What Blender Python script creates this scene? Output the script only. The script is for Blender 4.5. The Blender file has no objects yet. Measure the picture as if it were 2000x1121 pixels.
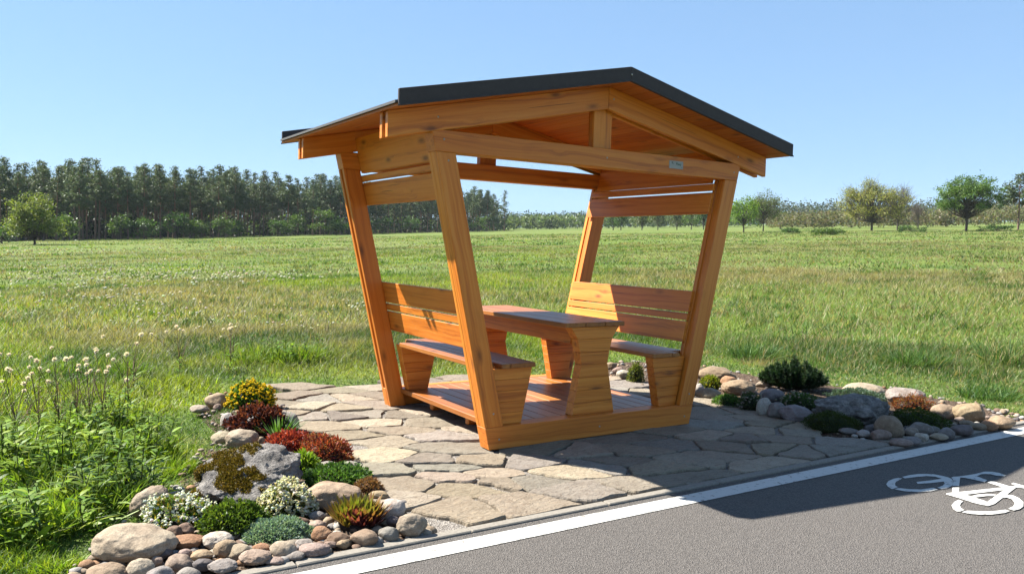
import bpy, bmesh, math, random
import numpy as np
from mathutils import Vector, Matrix, noise as mnoise

random.seed(7)
RNG = np.random.default_rng(11)
scene = bpy.context.scene
COL = scene.collection

# ------------------------------------------------------------------ camera
CAM = np.array([-3.2306, -5.3053, 1.60])
YAW, PIT, ROL, FPX = 0.5704, -0.0485, 0.0265, 1550.1
_F = np.array([math.sin(YAW) * math.cos(PIT), math.cos(YAW) * math.cos(PIT), math.sin(PIT)])
_R = np.array([math.cos(YAW), -math.sin(YAW), 0.0])
_U = np.cross(_R, _F)
R2 = math.cos(ROL) * _R + math.sin(ROL) * _U
U2 = -math.sin(ROL) * _R + math.cos(ROL) * _U
FWD = np.array([math.sin(YAW), math.cos(YAW), 0.0])
RGT = _R.copy()


def ray(px, py):
    return _F + R2 * (px - 1000) / FPX - U2 * (py - 560.5) / FPX


def at(px, py, z=0.0):
    """survey: the point of the level z seen in the photograph at px, py"""
    d = ray(px, py)
    return CAM + d * ((z - CAM[2]) / d[2])


def aty(px, py, y):
    d = ray(px, py)
    return CAM + d * ((y - CAM[1]) / d[1])


cam_d = bpy.data.cameras.new("camera")
cam_d.sensor_width = 36.0
cam_d.lens = FPX / 2000 * 36.0
cam_d.clip_start = 0.05
cam_d.clip_end = 5000
cam = bpy.data.objects.new("camera", cam_d)
M = Matrix(((R2[0], U2[0], -_F[0], CAM[0]), (R2[1], U2[1], -_F[1], CAM[1]), (R2[2], U2[2], -_F[2], CAM[2]), (0, 0, 0, 1)))
cam.matrix_world = M
COL.objects.link(cam)
scene.camera = cam

# ------------------------------------------------------------------ light
SUN_AZ, SUN_EL = math.radians(-41.0), math.radians(48.0)
sd = Vector((math.sin(SUN_AZ) * math.cos(SUN_EL), math.cos(SUN_AZ) * math.cos(SUN_EL), math.sin(SUN_EL)))
sun_d = bpy.data.lights.new("sun", "SUN")
sun_d.energy = 5.0
sun_d.angle = math.radians(0.55)
sun_d.color = (1.0, 0.95, 0.86)
sun = bpy.data.objects.new("sun", sun_d)
sun.rotation_euler = sd.to_track_quat('Z', 'Y').to_euler()
COL.objects.link(sun)

world = bpy.data.worlds.new("World")
scene.world = world
world.use_nodes = True
wn = world.node_tree.nodes
wl = world.node_tree.links
wn.clear()
sky = wn.new("ShaderNodeTexSky")
sky.sky_type = 'NISHITA'
sky.sun_disc = False
sky.sun_elevation = SUN_EL
sky.sun_rotation = SUN_AZ
sky.altitude = 100
sky.air_density = 1.0
sky.dust_density = 0.0
sky.ozone_density = 2.0
bg = wn.new("ShaderNodeBackground")
bg.inputs["Strength"].default_value = 0.099
wo = wn.new("ShaderNodeOutputWorld")
tint = wn.new("ShaderNodeMix"); tint.data_type = 'RGBA'; tint.blend_type = 'MULTIPLY'; tint.inputs[0].default_value = 1.0
tint.inputs[7].default_value = (.70, 1.0, 1.36, 1)
gam = wn.new("ShaderNodeGamma"); gam.inputs[1].default_value = .40
wl.new(sky.outputs[0], gam.inputs[0])
wl.new(gam.outputs[0], tint.inputs[6])
wl.new(tint.outputs[2], bg.inputs[0])
wl.new(bg.outputs[0], wo.inputs[0])

scene.view_settings.view_transform = 'Standard'
scene.view_settings.look = 'None'
scene.view_settings.exposure = 1.9
scene.view_settings.gamma = 1.0
scene.cycles.max_bounces = 8
scene.cycles.diffuse_bounces = 4
scene.cycles.glossy_bounces = 3
scene.cycles.transmission_bounces = 4
scene.cycles.volume_bounces = 0
scene.cycles.use_denoising = True


# ------------------------------------------------------------------ helpers
def tag(o, label=None, cat=None, group=None, kind=None):
    if label: o["label"] = label
    if cat: o["category"] = cat
    if group: o["group"] = group
    if kind: o["kind"] = kind
    return o


def empty(name, loc, label, cat, group=None):
    o = bpy.data.objects.new(name, None)
    o.empty_display_size = 0.1
    o.location = loc
    COL.objects.link(o)
    return tag(o, label, cat, group)


def link(name, me, mat=None, parent=None):
    if mat is not None:
        for m in (mat if isinstance(mat, (list, tuple)) else [mat]):
            me.materials.append(m)
    o = bpy.data.objects.new(name, me)
    COL.objects.link(o)
    if parent is not None:
        o.parent = parent
    return o


KA = .545


def np_mesh(name, V, F, cols=None, smooth=False, attrs=None):
    """V (n,3); F list of arrays (m,k) of equal-length faces"""
    me = bpy.data.meshes.new(name)
    V = np.asarray(V, np.float32)
    me.vertices.add(len(V))
    me.vertices.foreach_set("co", V.ravel())
    loops, tot = [], []
    for f in F:
        f = np.asarray(f, np.int32)
        if len(f) == 0: continue
        loops.append(f.ravel()); tot.append(np.full(len(f), f.shape[1], np.int32))
    loops = np.concatenate(loops); tot = np.concatenate(tot)
    me.loops.add(len(loops)); me.loops.foreach_set("vertex_index", loops)
    me.polygons.add(len(tot))
    st = np.zeros(len(tot), np.int32); st[1:] = np.cumsum(tot)[:-1]
    me.polygons.foreach_set("loop_start", st)
    me.polygons.foreach_set("loop_total", tot)
    if smooth:
        me.polygons.foreach_set("use_smooth", np.ones(len(tot), bool))
    if cols is not None:
        a = me.color_attributes.new("col", 'FLOAT_COLOR', 'POINT')
        c = np.ones((len(V), 4), np.float32); c[:, :3] = np.asarray(cols) * KA
        a.data.foreach_set("color", c.ravel())
    me.update(calc_edges=True)
    return me


# ---- vector noise in numpy (value noise)
def _h(ix, iy, s):
    n = (ix.astype(np.int64) * 374761393 + iy.astype(np.int64) * 668265263 + s * 1442695041) & 0x7fffffff
    n = ((n ^ (n >> 13)) * 1274126177) & 0x7fffffff
    return ((n ^ (n >> 16)) & 0xffff) / 65535.0


def vnoise(x, y, sc, s=0, octv=3):
    x = np.asarray(x, float) / sc; y = np.asarray(y, float) / sc
    r = 0; a = 1; t = 0
    for k in range(octv):
        ix, iy = np.floor(x), np.floor(y); fx, fy = x - ix, y - iy
        fx = fx * fx * (3 - 2 * fx); fy = fy * fy * (3 - 2 * fy)
        v = (_h(ix, iy, s + k) * (1 - fx) + _h(ix + 1, iy, s + k) * fx) * (1 - fy) + (_h(ix, iy + 1, s + k) * (1 - fx) + _h(ix + 1, iy + 1, s + k) * fx) * fy
        r = r + a * v; t += a; a *= .5; x = x * 2.03 + 7.1; y = y * 2.03 + 3.7
    return r / t


def sstep(a, b, x):
    t = np.clip((np.asarray(x, float) - a) / (b - a), 0, 1)
    return t * t * (3 - 2 * t)


def pip(x, y, poly):
    inside = np.zeros(len(x), bool)
    n = len(poly)
    for i in range(n):
        x1, y1 = poly[i]; x2, y2 = poly[(i + 1) % n]
        if y1 == y2: continue
        c = ((y1 > y) != (y2 > y)) & (x < (x2 - x1) * (y - y1) / (y2 - y1) + x1)
        inside ^= c
    return inside


def pdist(x, y, poly, closed=True):
    d = np.full(len(x), 1e9)
    n = len(poly)
    for i in range(n if closed else n - 1):
        ax, ay = poly[i]; bx, by = poly[(i + 1) % n]
        vx, vy = bx - ax, by - ay
        t = np.clip(((x - ax) * vx + (y - ay) * vy) / (vx * vx + vy * vy + 1e-9), 0, 1)
        d = np.minimum(d, np.hypot(x - ax - t * vx, y - ay - t * vy))
    return d


# ------------------------------------------------------------------ materials
class NT:
    def __init__(s, name):
        s.m = bpy.data.materials.new(name); s.m.use_nodes = True
        s.n = s.m.node_tree.nodes; s.l = s.m.node_tree.links
        s.n.clear()
        s.out = s.n.new("ShaderNodeOutputMaterial")

    def new(s, t, **k):
        nd = s.n.new("ShaderNode" + t)
        for a, v in k.items():
            if hasattr(nd, a): setattr(nd, a, v)
            else: nd.inputs[a].default_value = v
        return nd

    def set(s, nd, i, v):
        if isinstance(v, bpy.types.NodeSocket): s.l.new(v, nd.inputs[i])
        else: nd.inputs[i].default_value = v

    def noise(s, vec, scale, detail=4, rough=.55, dist=0.0):
        nd = s.new("TexNoise"); s.set(nd, "Vector", vec); s.set(nd, "Scale", scale); s.set(nd, "Detail", detail); s.set(nd, "Roughness", rough); s.set(nd, "Distortion", dist)
        return nd.outputs["Fac"]

    def vor(s, vec, scale, feature='F1'):
        nd = s.new("TexVoronoi"); nd.feature = feature; s.set(nd, "Vector", vec); s.set(nd, "Scale", scale)
        return nd

    def ramp(s, fac, stops, interp='LINEAR'):
        nd = s.new("ValToRGB"); s.set(nd, "Fac", fac)
        cr = nd.color_ramp; cr.interpolation = interp
        while len(cr.elements) < len(stops): cr.elements.new(.5)
        for e, (p, c) in zip(cr.elements, stops):
            e.position = p
            e.color = (c[0] * KA, c[1] * KA, c[2] * KA, 1) if not isinstance(c, (int, float)) else (c, c, c, 1)
        return nd.outputs["Color"]

    def mix(s, f, a, b, mode='MIX'):
        nd = s.new("Mix"); nd.data_type = 'RGBA'; nd.blend_type = mode
        s.set(nd, 0, f)
        for i, v in ((6, a), (7, b)):
            if isinstance(v, (tuple, list)): 
                k = 1.0 if mode == 'MULTIPLY' else KA
                nd.inputs[i].default_value = (v[0] * k, v[1] * k, v[2] * k, 1)
            else: s.set(nd, i, v)
        return nd.outputs[2]

    def math(s, op, a, b=0.0, c=0.0):
        nd = s.new("Math"); nd.operation = op; s.set(nd, 0, a); s.set(nd, 1, b); s.set(nd, 2, c)
        return nd.outputs[0]

    def mapping(s, vec, scale=(1, 1, 1), loc=(0, 0, 0), rot=(0, 0, 0)):
        nd = s.new("Mapping"); s.set(nd, "Vector", vec); nd.inputs["Scale"].default_value = scale; nd.inputs["Location"].default_value = loc; nd.inputs["Rotation"].default_value = rot
        return nd.outputs[0]

    def bump(s, h, strength=.3, dist=.01, normal=None):
        nd = s.new("Bump"); s.set(nd, "Height", h); s.set(nd, "Strength", strength); s.set(nd, "Distance", dist)
        if normal is not None: s.l.new(normal, nd.inputs["Normal"])
        return nd.outputs[0]

    def pbr(s, col, rough=.6, normal=None, spec=.5, metal=0.0):
        b = s.new("BsdfPrincipled")
        if isinstance(col, (tuple, list)): b.inputs["Base Color"].default_value = (col[0], col[1], col[2], 1)
        else: s.l.new(col, b.inputs["Base Color"])
        s.set(b, "Roughness", rough); b.inputs["Specular IOR Level"].default_value = spec; b.inputs["Metallic"].default_value = metal
        if normal is not None: s.l.new(normal, b.inputs["Normal"])
        s.l.new(b.outputs[0], s.out.inputs[0])
        return b


def mat_wood(name, c_dark, c_mid, c_light, rough=.42):
    t = NT(name)
    g = t.new("Attribute", attribute_name="gr").outputs["Vector"]
    # slow warp so that the growth rings wander along a board
    wob = t.noise(t.mapping(g, (1.3, 5, 5)), 1.0, 2)
    sx = t.new("SeparateXYZ"); t.set(sx, 0, g)
    kn = t.vor(t.mapping(g, (2.6, 7.0, 7.0)), 1.0)
    kd = kn.outputs["Distance"]
    near = t.ramp(kd, [(0.0, 1.0), (.30, 0.0)])
    vec = t.new("CombineXYZ")
    t.set(vec, 0, t.math('MULTIPLY', sx.outputs[0], .55))
    t.set(vec, 1, t.math('ADD', t.math('MULTIPLY', sx.outputs[1], 30.0), t.math('MULTIPLY', t.math('ADD', wob, t.math('MULTIPLY', near, .35)), 2.6)))
    t.set(vec, 2, t.math('MULTIPLY', sx.outputs[2], 30.0))
    grain = t.noise(vec.outputs[0], 1.0, 5, .6, .3)
    fine = t.noise(t.mapping(g, (5, 260, 260)), 1.0, 2)
    broad = t.noise(t.mapping(g, (.7, 3.0, 3.0)), 1.0, 2)
    c = t.ramp(grain, [(.34, c_dark), (.47, c_mid), (.66, c_light)])
    c = t.mix(t.math('MULTIPLY', broad, .55), c, c_mid)
    c = t.mix(t.ramp(fine, [(.35, .14), (.6, 0.0)]), c, c_dark)
    bl = t.noise(t.mapping(g, (2.0, 7, 7), (5, 3, 1)), 1.0, 3)
    c = t.mix(t.ramp(bl, [(.60, 0.0), (.78, .45)]), c, c_dark)
    keep = t.ramp(t.noise(t.mapping(g, (2.6, 7.0, 7.0)), .4, 0), [(.36, 0.0), (.43, 1.0)])
    kf = t.math('MULTIPLY', t.ramp(kd, [(.06, 1.0), (.15, .35), (.26, 0.0)]), keep)
    c = t.mix(t.math('MULTIPLY', kf, .8), c, tuple(v * .33 for v in c_dark))
    # boards differ from one another: some redder, some paler
    bd = t.noise(t.mapping(g, (.045, .06, .06)), 1.0, 0)
    c = t.mix(t.ramp(bd, [(.36, .42), (.50, 0.0)]), c, t.mix(1.0, c, (.80, .66, .55), 'MULTIPLY'))
    c = t.mix(t.ramp(bd, [(.50, 0.0), (.64, .5)]), c, t.mix(1.0, c, (1.12, 1.22, 1.35), 'MULTIPLY'))
    crk = t.noise(t.mapping(g, (1.1, 60, 60), (2, 8, 4)), 1.0, 2, .4)
    ck = t.ramp(crk, [(.735, 0.0), (.755, .75)])
    c = t.mix(ck, c, tuple(v * .3 for v in c_dark))
    h = t.math('ADD', grain, t.math('MULTIPLY', fine, .6))
    nrm = t.bump(h, .2, .004)
    t.pbr(c, t.math('ADD', rough, t.math('MULTIPLY', grain, .12)), nrm, .45)
    return t.m


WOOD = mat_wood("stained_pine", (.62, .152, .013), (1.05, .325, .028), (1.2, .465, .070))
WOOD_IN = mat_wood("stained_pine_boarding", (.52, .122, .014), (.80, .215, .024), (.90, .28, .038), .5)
WOOD_TOP = mat_wood("stained_pine_dark_boards", (.29, .095, .018), (.50, .175, .030), (.64, .250, .055), .34)  # darker, glossier pine for the table top, seats and deck


def mat_simple(name, col, rough=.5, metal=0.0, bump=0.0, bs=40, var=.15, spec=.5):
    t = NT(name)
    tc = t.new("TexCoord").outputs["Object"]
    n = t.noise(tc, bs, 5)
    c = t.mix(n, tuple(v * (1 - var) for v in col), tuple(min(1, v * (1 + var)) for v in col))
    t.pbr(c, rough, t.bump(n, bump, .004) if bump else None, spec, metal)
    return t.m


FASCIA = mat_simple("dark_grey_fascia", (.085, .070, .070), .6, 0, .15, 30, .25, .2)
STEEL = mat_simple("bolt_steel", (.62, .58, .5), .35, .7)
PLATE = mat_simple("plate_grey", (.50, .50, .46), .4, .0)
INK = mat_simple("plate_ink", (.03, .05, .035), .6)
INKG = mat_simple("plate_ink_green", (.04, .13, .07), .6)


def mat_shingle():
    t = NT("roof_felt")
    tc = t.new("TexCoord").outputs["Object"]
    n = t.noise(tc, 180, 3)
    n2 = t.noise(tc, 4, 3)
    c = t.ramp(n, [(.3, (.04, .04, .045)), (.7, (.16, .16, .165))])
    c = t.mix(t.math('MULTIPLY', n2, .5), c, (.11, .11, .115))
    t.pbr(c, .9, t.bump(n, .5, .004))
    return t.m


SHINGLE = mat_shingle()


def mat_rock():
    t = NT("rock")
    oi = t.new("ObjectInfo")
    tc = t.new("TexCoord").outputs["Object"]
    off = t.new("VectorMath", operation='SCALE'); t.set(off, 0, (13.0, 7.0, 5.0)); t.set(off, "Scale", t.math('MULTIPLY', oi.outputs["Random"], 9.0))
    v = t.new("VectorMath", operation='ADD'); t.set(v, 0, tc); t.l.new(off.outputs[0], v.inputs[1])
    v = v.outputs[0]
    big = t.noise(v, 7, 4, .6)
    mid = t.noise(v, 28, 5, .65)
    fin = t.noise(v, 160, 3, .6)
    c = t.mix(t.ramp(big, [(.35, 0.0), (.65, 1.0)]), t.mix(1.0, oi.outputs["Color"], (.72, .66, .62), 'MULTIPLY'), oi.outputs["Color"])
    c = t.mix(t.ramp(mid, [(.5, 0.0), (.72, .55)]), c, t.mix(1.0, oi.outputs["Color"], (1.3, 1.28, 1.25), 'MULTIPLY'))
    c = t.mix(t.ramp(fin, [(.28, .6), (.45, 0.0)]), c, (.06, .05, .045))
    wv = t.noise(v, 11, 6, .7, 1.2)
    vein = t.ramp(wv, [(.47, 0.0), (.495, .45), (.505, .45), (.53, 0.0)])
    c = t.mix(vein, c, t.mix(1.0, oi.outputs["Color"], (.5, .45, .42), 'MULTIPLY'))
    h = t.math('ADD', t.math('MULTIPLY', big, .8), t.math('ADD', t.math('MULTIPLY', mid, .6), t.math('MULTIPLY', fin, .22)))
    t.pbr(c, .85, t.bump(h, .55, .02), .3)
    return t.m


ROCK = mat_rock()


def mat_boulder_moss():
    t = NT("mossy_rock")
    tc = t.new("TexCoord").outputs["Object"]
    a = t.noise(tc, 12, 6, .7)
    b = t.noise(tc, 60, 5, .7)
    c = t.ramp(a, [(.32, (.11, .10, .09)), (.5, (.34, .315, .29)), (.66, (.56, .52, .475))])
    c = t.mix(t.ramp(b, [(.3, .7), (.5, 0.0)]), c, (.06, .055, .06))
    c = t.mix(t.ramp(t.noise(tc, 18, 3, .6, .5), [(.60, 0.0), (.68, .7)]), c, (.56, .53, .50))
    h = t.math('ADD', a, t.math('MULTIPLY', b, .6))
    t.pbr(c, .9, t.bump(h, 1.0, .05), .25)
    return t.m


BOULDER = mat_boulder_moss()


def mat_leaf(name, trans=.35, rough=.5, spec=.25):
    t = NT(name)
    a = t.new("Attribute", attribute_name="col").outputs["Color"]
    d = t.new("BsdfPrincipled"); t.l.new(a, d.inputs["Base Color"]); d.inputs["Roughness"].default_value = rough; d.inputs["Specular IOR Level"].default_value = spec
    tr = t.new("BsdfTranslucent")
    t.l.new(t.mix(1.0, a, (1.25, 1.25, .6), 'MULTIPLY'), tr.inputs[0])
    mx = t.new("MixShader"); mx.inputs[0].default_value = trans
    t.l.new(d.outputs[0], mx.inputs[1]); t.l.new(tr.outputs[0], mx.inputs[2]); t.l.new(mx.outputs[0], t.out.inputs[0])
    return t.m


LEAF = mat_leaf("leaf", .4)
NEEDLE = mat_leaf("needle", .18, .6, .2)
GRASS = mat_leaf("grass_blade", .45, .5, .25)
PETAL = mat_leaf("petal", .3, .6, .1)


def mat_attr(name, rough=.8, bs=30):
    t = NT(name)
    a = t.new("Attribute", attribute_name="col").outputs["Color"]
    tc = t.new("TexCoord").outputs["Object"]
    n = t.noise(t.mapping(tc, (1, 1, .25)), bs, 4)
    c = t.mix(t.ramp(n, [(.3, .6), (.6, 0.0)]), a, t.mix(1.0, a, (.45, .42, .4), 'MULTIPLY'))
    t.pbr(c, rough, t.bump(n, .4, .03), .2)
    return t.m


BARK = mat_attr("bark", .9, 6)
STEM = mat_attr("stem", .7, 60)


# ------------------------------------------------------------------ timber
class Timber:
    """collects prisms with a solid grain coordinate, one mesh per part"""

    def __init__(s):
        s.v = []; s.f = []; s.g = []

    def prism(s, poly, ext, grain, bevel=.004, seg=1):
        ext = Vector(ext); grain = Vector(grain).normalized()
        bm = bmesh.new()
        a = [bm.verts.new(Vector(p)) for p in poly]
        b = [bm.verts.new(Vector(p) + ext) for p in poly]
        n = len(poly)
        bm.faces.new(a); bm.faces.new(list(reversed(b)))
        for i in range(n):
            bm.faces.new((a[(i + 1) % n], a[i], b[i], b[(i + 1) % n]))
        bmesh.ops.recalc_face_normals(bm, faces=bm.faces[:])
        if bevel:
            bmesh.ops.bevel(bm, geom=bm.edges[:], offset=bevel, segments=seg, affect='EDGES', profile=.5)
        u = ext.normalized()
        w = grain.cross(u)
        if w.length < .1: w = grain.orthogonal()
        w.normalize(); u = w.cross(grain).normalized()
        off = Vector((random.uniform(0, 40), random.uniform(0, 40), random.uniform(0, 40)))
        base = len(s.v)
        bm.verts.index_update()
        for vv in bm.verts:
            s.v.append(tuple(vv.co))
            s.g.append((vv.co.dot(grain) + off[0], vv.co.dot(w) + off[1], vv.co.dot(u) + off[2]))
        for ff in bm.faces:
            s.f.append([base + q.index for q in ff.verts])
        bm.free()
        return s

    def box(s, x0, x1, y0, y1, z0, z1, grain=(1, 0, 0), bevel=.004):
        return s.prism([(x0, y0, z0), (x1, y0, z0), (x1, y0, z1), (x0, y0, z1)], (0, y1 - y0, 0), grain, bevel)

    def xz(s, pts, y0, y1, grain, bevel=.004):
        return s.prism([(p[0], y0, p[1]) for p in pts], (0, y1 - y0, 0), grain, bevel)

    def build(s, name, mat, parent=None, off=(0, 0, 0)):
        me = bpy.data.meshes.new(name)
        me.from_pydata([(v[0] - off[0], v[1] - off[1], v[2] - off[2]) for v in s.v], [], s.f)
        at_ = me.attributes.new("gr", 'FLOAT_VECTOR', 'POINT')
        at_.data.foreach_set("vector", np.array(s.g, np.float32).ravel())
        return link(name, me, mat, parent)


W_, HB, S_, WP = 2.19, .18, .2288, .167
ZT0, ZT1, ZA, TR, P_, LR = 2.305, 2.468, 2.99, .19, .2135, 2.0146
D_ = 1.903
MID = W_ / 2
FT = .14                                   # frame thickness
RZ = lambda x: ZA - P_ * abs(x - MID)
slope = Vector((-S_, 0, 1)).normalized()
slope_r = Vector((S_, 0, 1)).normalized()

shelter = empty("picnic_shelter", (0, 0, 0), "orange stained timber picnic shelter with leaning posts and a low dark edged gable roof", "shelter")


def mx(x): return W_ - x


def mir(pts): return [(W_ - x, z) for x, z in pts]


for y0, rear in ((0, False), (D_, True)):
    for side in (0, 1):
        t = Timber()
        g = slope if side == 0 else slope_r
        for k, (a, b) in enumerate(((0, .045), (.095, .14))):
            z0 = 0.0 if (rear and k == 0) else HB + .001
            pts = [(-S_ * z0, z0), (WP - S_ * z0, z0), (WP - S_ * ZT0, ZT0), (-S_ * ZT0, ZT0)]
            t.xz(pts if side == 0 else mir(pts), y0 + a, y0 + b, g)
        ins = .002 if (not rear and side == 0) else .014
        z0 = HB + .001
        pts = [(ins - S_ * z0, z0), (WP - ins - S_ * z0, z0), (WP - ins - S_ * ZT0, ZT0), (ins - S_ * ZT0, ZT0)]
        t.xz(pts if side == 0 else mir(pts), y0 + .046, y0 + .094, g, 0)
        t.build("post", WOOD, shelter)
    t = Timber()
    ya = y0 if not rear else y0 + .047
    if not rear:
        t.xz([(0, 0), (W_, 0), (W_ + S_ * HB, HB), (-S_ * HB, HB)], ya, y0 + FT, (1, 0, 0))
    else:
        t.xz([(.0, 0.0), (W_, 0.0), (W_ + S_ * HB, HB), (-S_ * HB, HB)], ya, y0 + FT, (1, 0, 0))
    t.build("base_beam", WOOD, shelter)
    t = Timber()
    t.xz([(-S_ * ZT0, ZT0 + .001), (W_ + S_ * ZT0, ZT0 + .001), (W_ + S_ * ZT1, ZT1), (-S_ * ZT1, ZT1)], y0 + .001, y0 + FT - .001, (1, 0, 0))
    t.build("tie_beam", WOOD, shelter)
    t = Timber()
    t.box(MID - .098, MID + .098, y0 + .063, y0 + .094, ZT1 + .001, ZA - .15, (0, 0, 1))
    t.box(MID - .098, MID + .098, y0 + .0945, y0 + .138, ZT1 + .001, ZA - TR - .02, (0, 0, 1))
    t.build("king_post", WOOD, shelter)
    for side in (0, 1):
        t = Timber()
        pts = [(MID - .001, ZA), (MID - .001, ZA - TR), (MID - LR, RZ(MID - LR) - TR), (MID - LR, RZ(MID - LR))]
        if side: pts = mir(pts)
        gd = (1, 0, P_) if side == 0 else (1, 0, -P_)
        t.xz(pts, y0 - .006, y0 + .039, gd)
        sh = .03
        pts2 = [(p[0], p[1]) for p in pts]
        t.xz(pts2, y0 + .0955, y0 + .1405, gd)
        t.build("rafter", WOOD, shelter)

# roof
YF0, YF1 = -.287, 2.428
LF = 2.057
for side in (0, 1):
    t = Timber()
    n = 17
    for i in range(n):
        a = LF * i / n; b = LF * (i + 1) / n - .003
        pts = [(MID - a, RZ(MID - a) + .001), (MID - b, RZ(MID - b) + .001), (MID - b, RZ(MID - b) + .023), (MID - a, RZ(MID - a) + .023)]
        if i == 0: pts = [(MID - .0005, ZA + .001)] + pts[1:3] + [(MID - .0005, ZA + .023)]
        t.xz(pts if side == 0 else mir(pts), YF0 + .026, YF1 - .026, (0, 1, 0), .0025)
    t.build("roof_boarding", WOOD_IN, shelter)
    t = Timber()
    e = LF + .018
    n = 7
    for i in range(n):
        a = e * i / n; b = e * (i + 1) / n
        lift = .010
        pts = [(MID - a, RZ(MID - a) + .0245), (MID - b - .02 * (i < n - 1), RZ(MID - b) + .0245 + (.004 if i < n - 1 else 0)), (MID - b - .02 * (i < n - 1), RZ(MID - b) + .034 + lift * .9), (MID - a, RZ(MID - a) + .036)]
        t.xz(pts if side == 0 else mir(pts), YF0 + .0265, YF1 - .0265, (0, 1, 0), 0)
    t.build("roof_felt", SHINGLE, shelter)
    for ya in (YF0, YF1 - .025):
        t = Timber()
        o = .003
        pts = [(MID - .0006, ZA - .002), (MID - LF, RZ(MID - LF) - .002), (MID - LF, RZ(MID - LF) + .116), (MID - .0006, ZA + .116)]
        t.xz(pts if side == 0 else mir(pts), ya, ya + .025, (1, 0, P_), .003)
        yl = ya - .006 if ya < 0 else ya + .0255
        pts = [(MID - .0008, ZA - .004), (MID - LF - .004, RZ(MID - LF) - .005), (MID - LF - .004, RZ(MID - LF) + .010), (MID - .0008, ZA + .011)]
        t.xz(pts if side == 0 else mir(pts), yl, yl + .0055, (1, 0, P_), .002)
        t.build("fascia", FASCIA, shelter)

# side panels (upper) and the deck
for side in (0, 1):
    t = Timber()
    gap = .021 if side == 0 else .005
    for z0, z1, ya, yb in ((1.978, 2.186, .10, D_ + .07), (2.202, 2.276 - gap, .10, D_ + .07), (2.276, 2.60, .145, D_ - .010)):
        xi = lambda z: WP - S_ * z + .001
        pts = [(xi(z0), z0), (xi(z0) + .038, z0), (xi(z1) + .038, z1), (xi(z1), z1)]
        t.xz(pts if side == 0 else mir(pts), ya, yb, (0, 1, 0))
    t.build("side_panel", WOOD, shelter)
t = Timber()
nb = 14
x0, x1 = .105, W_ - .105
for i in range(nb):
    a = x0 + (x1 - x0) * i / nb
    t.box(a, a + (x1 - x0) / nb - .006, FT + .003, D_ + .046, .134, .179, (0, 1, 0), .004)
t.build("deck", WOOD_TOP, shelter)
for yj in (.80, 1.50):
    Timber().box(.24, W_ - .24, yj - .03, yj + .03, .02, .1335, (1, 0, 0), .012).build("joist", WOOD, shelter)


def dome(bm, c, r, axis='y', flat=.5):
    mtx = Matrix.Translation(c) @ Matrix.Diagonal((r, r * flat, r, 1))
    bmesh.ops.create_uvsphere(bm, u_segments=10, v_segments=6, radius=1, matrix=mtx)


for px, py, y in ((856, 228.4, -.006), (867.6, 272.3, .001), (876.2, 313.8, 0), (1234.5, 146, -.287), (1199.2, 194.3, -.006), (1185.9, 308.6, .001), (1441.7, 307, -.006), (1434, 337.3, .001), (963.9, 808.2, 0), (975, 858, 0), (1171, 832.4, 0), (1336.7, 812.6, 0), (1346, 769, 0)):
    p = aty(px, py, y)
    bm = bmesh.new()
    dome(bm, Vector((p[0], y, p[2])), .0085)
    me = bpy.data.meshes.new("screw")
    bm.to_mesh(me); bm.free()
    link("screw", me, STEEL, shelter)

# maker's plate
t = Timber(); t.box(1.817, 1.988, -.004, .0005, 2.358, 2.428, (1, 0, 0), .001)
plate = t.build("name_plate", PLATE, shelter)


def text(body, x, z, size, mat, parent, y):
    cu = bpy.data.curves.new("lettering", 'FONT')
    cu.body = body; cu.size = size; cu.extrude = .0004
    tmp = bpy.data.objects.new("lettering_curve", cu)
    COL.objects.link(tmp)
    dg = bpy.context.evaluated_depsgraph_get()
    me = bpy.data.meshes.new_from_object(tmp.evaluated_get(dg))
    bpy.data.objects.remove(tmp)
    me.transform(Matrix.Translation((x, y, z)) @ Matrix.Rotation(math.pi / 2, 4, 'X'))
    me.name = "lettering"
    me.materials.clear()
    return link("lettering", me, mat, parent)


text("R.", 1.845, 2.398, .032, INK, plate, -.0048)
text("Piwy", 1.898, 2.390, .034, INKG, plate, -.0048)
text("==", 1.962, 2.366, .014, INK, plate, -.0048)

# ------------------------------------------------------------------ table and benches
TBL = (1.10, 1.0, HB)
table = empty("picnic_table", TBL, "long wooden table between the two benches with a dark shiny plank top on hourglass legs", "table")
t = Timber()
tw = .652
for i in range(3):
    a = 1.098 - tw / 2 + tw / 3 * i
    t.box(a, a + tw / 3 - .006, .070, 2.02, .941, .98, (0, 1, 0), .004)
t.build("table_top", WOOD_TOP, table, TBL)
prof = [(.18, .232), (.285, .212), (.39, .190), (.50, .168), (.612, .145), (.72, .163), (.834, .192), (.940, .268)]
for yl in (.09, 1.78):
    t = Timber()
    for (z0, h0), (z1, h1) in zip(prof[:-1], prof[1:]):
        c = 1.108
        t.xz([(c - h0, z0 + .0008), (c + h0, z0 + .0008), (c + h1, z1 - .0008), (c - h1, z1 - .0008)], yl, yl + .10, (1, 0, 0), .0028)
    t.build("table_leg", WOOD, table, TBL)
for xa in (.905, 1.27):
    t = Timber(); t.box(xa, xa + .04, .191, 1.779, .79, .94, (0, 1, 0)); t.build("apron", WOOD, table, TBL)

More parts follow.
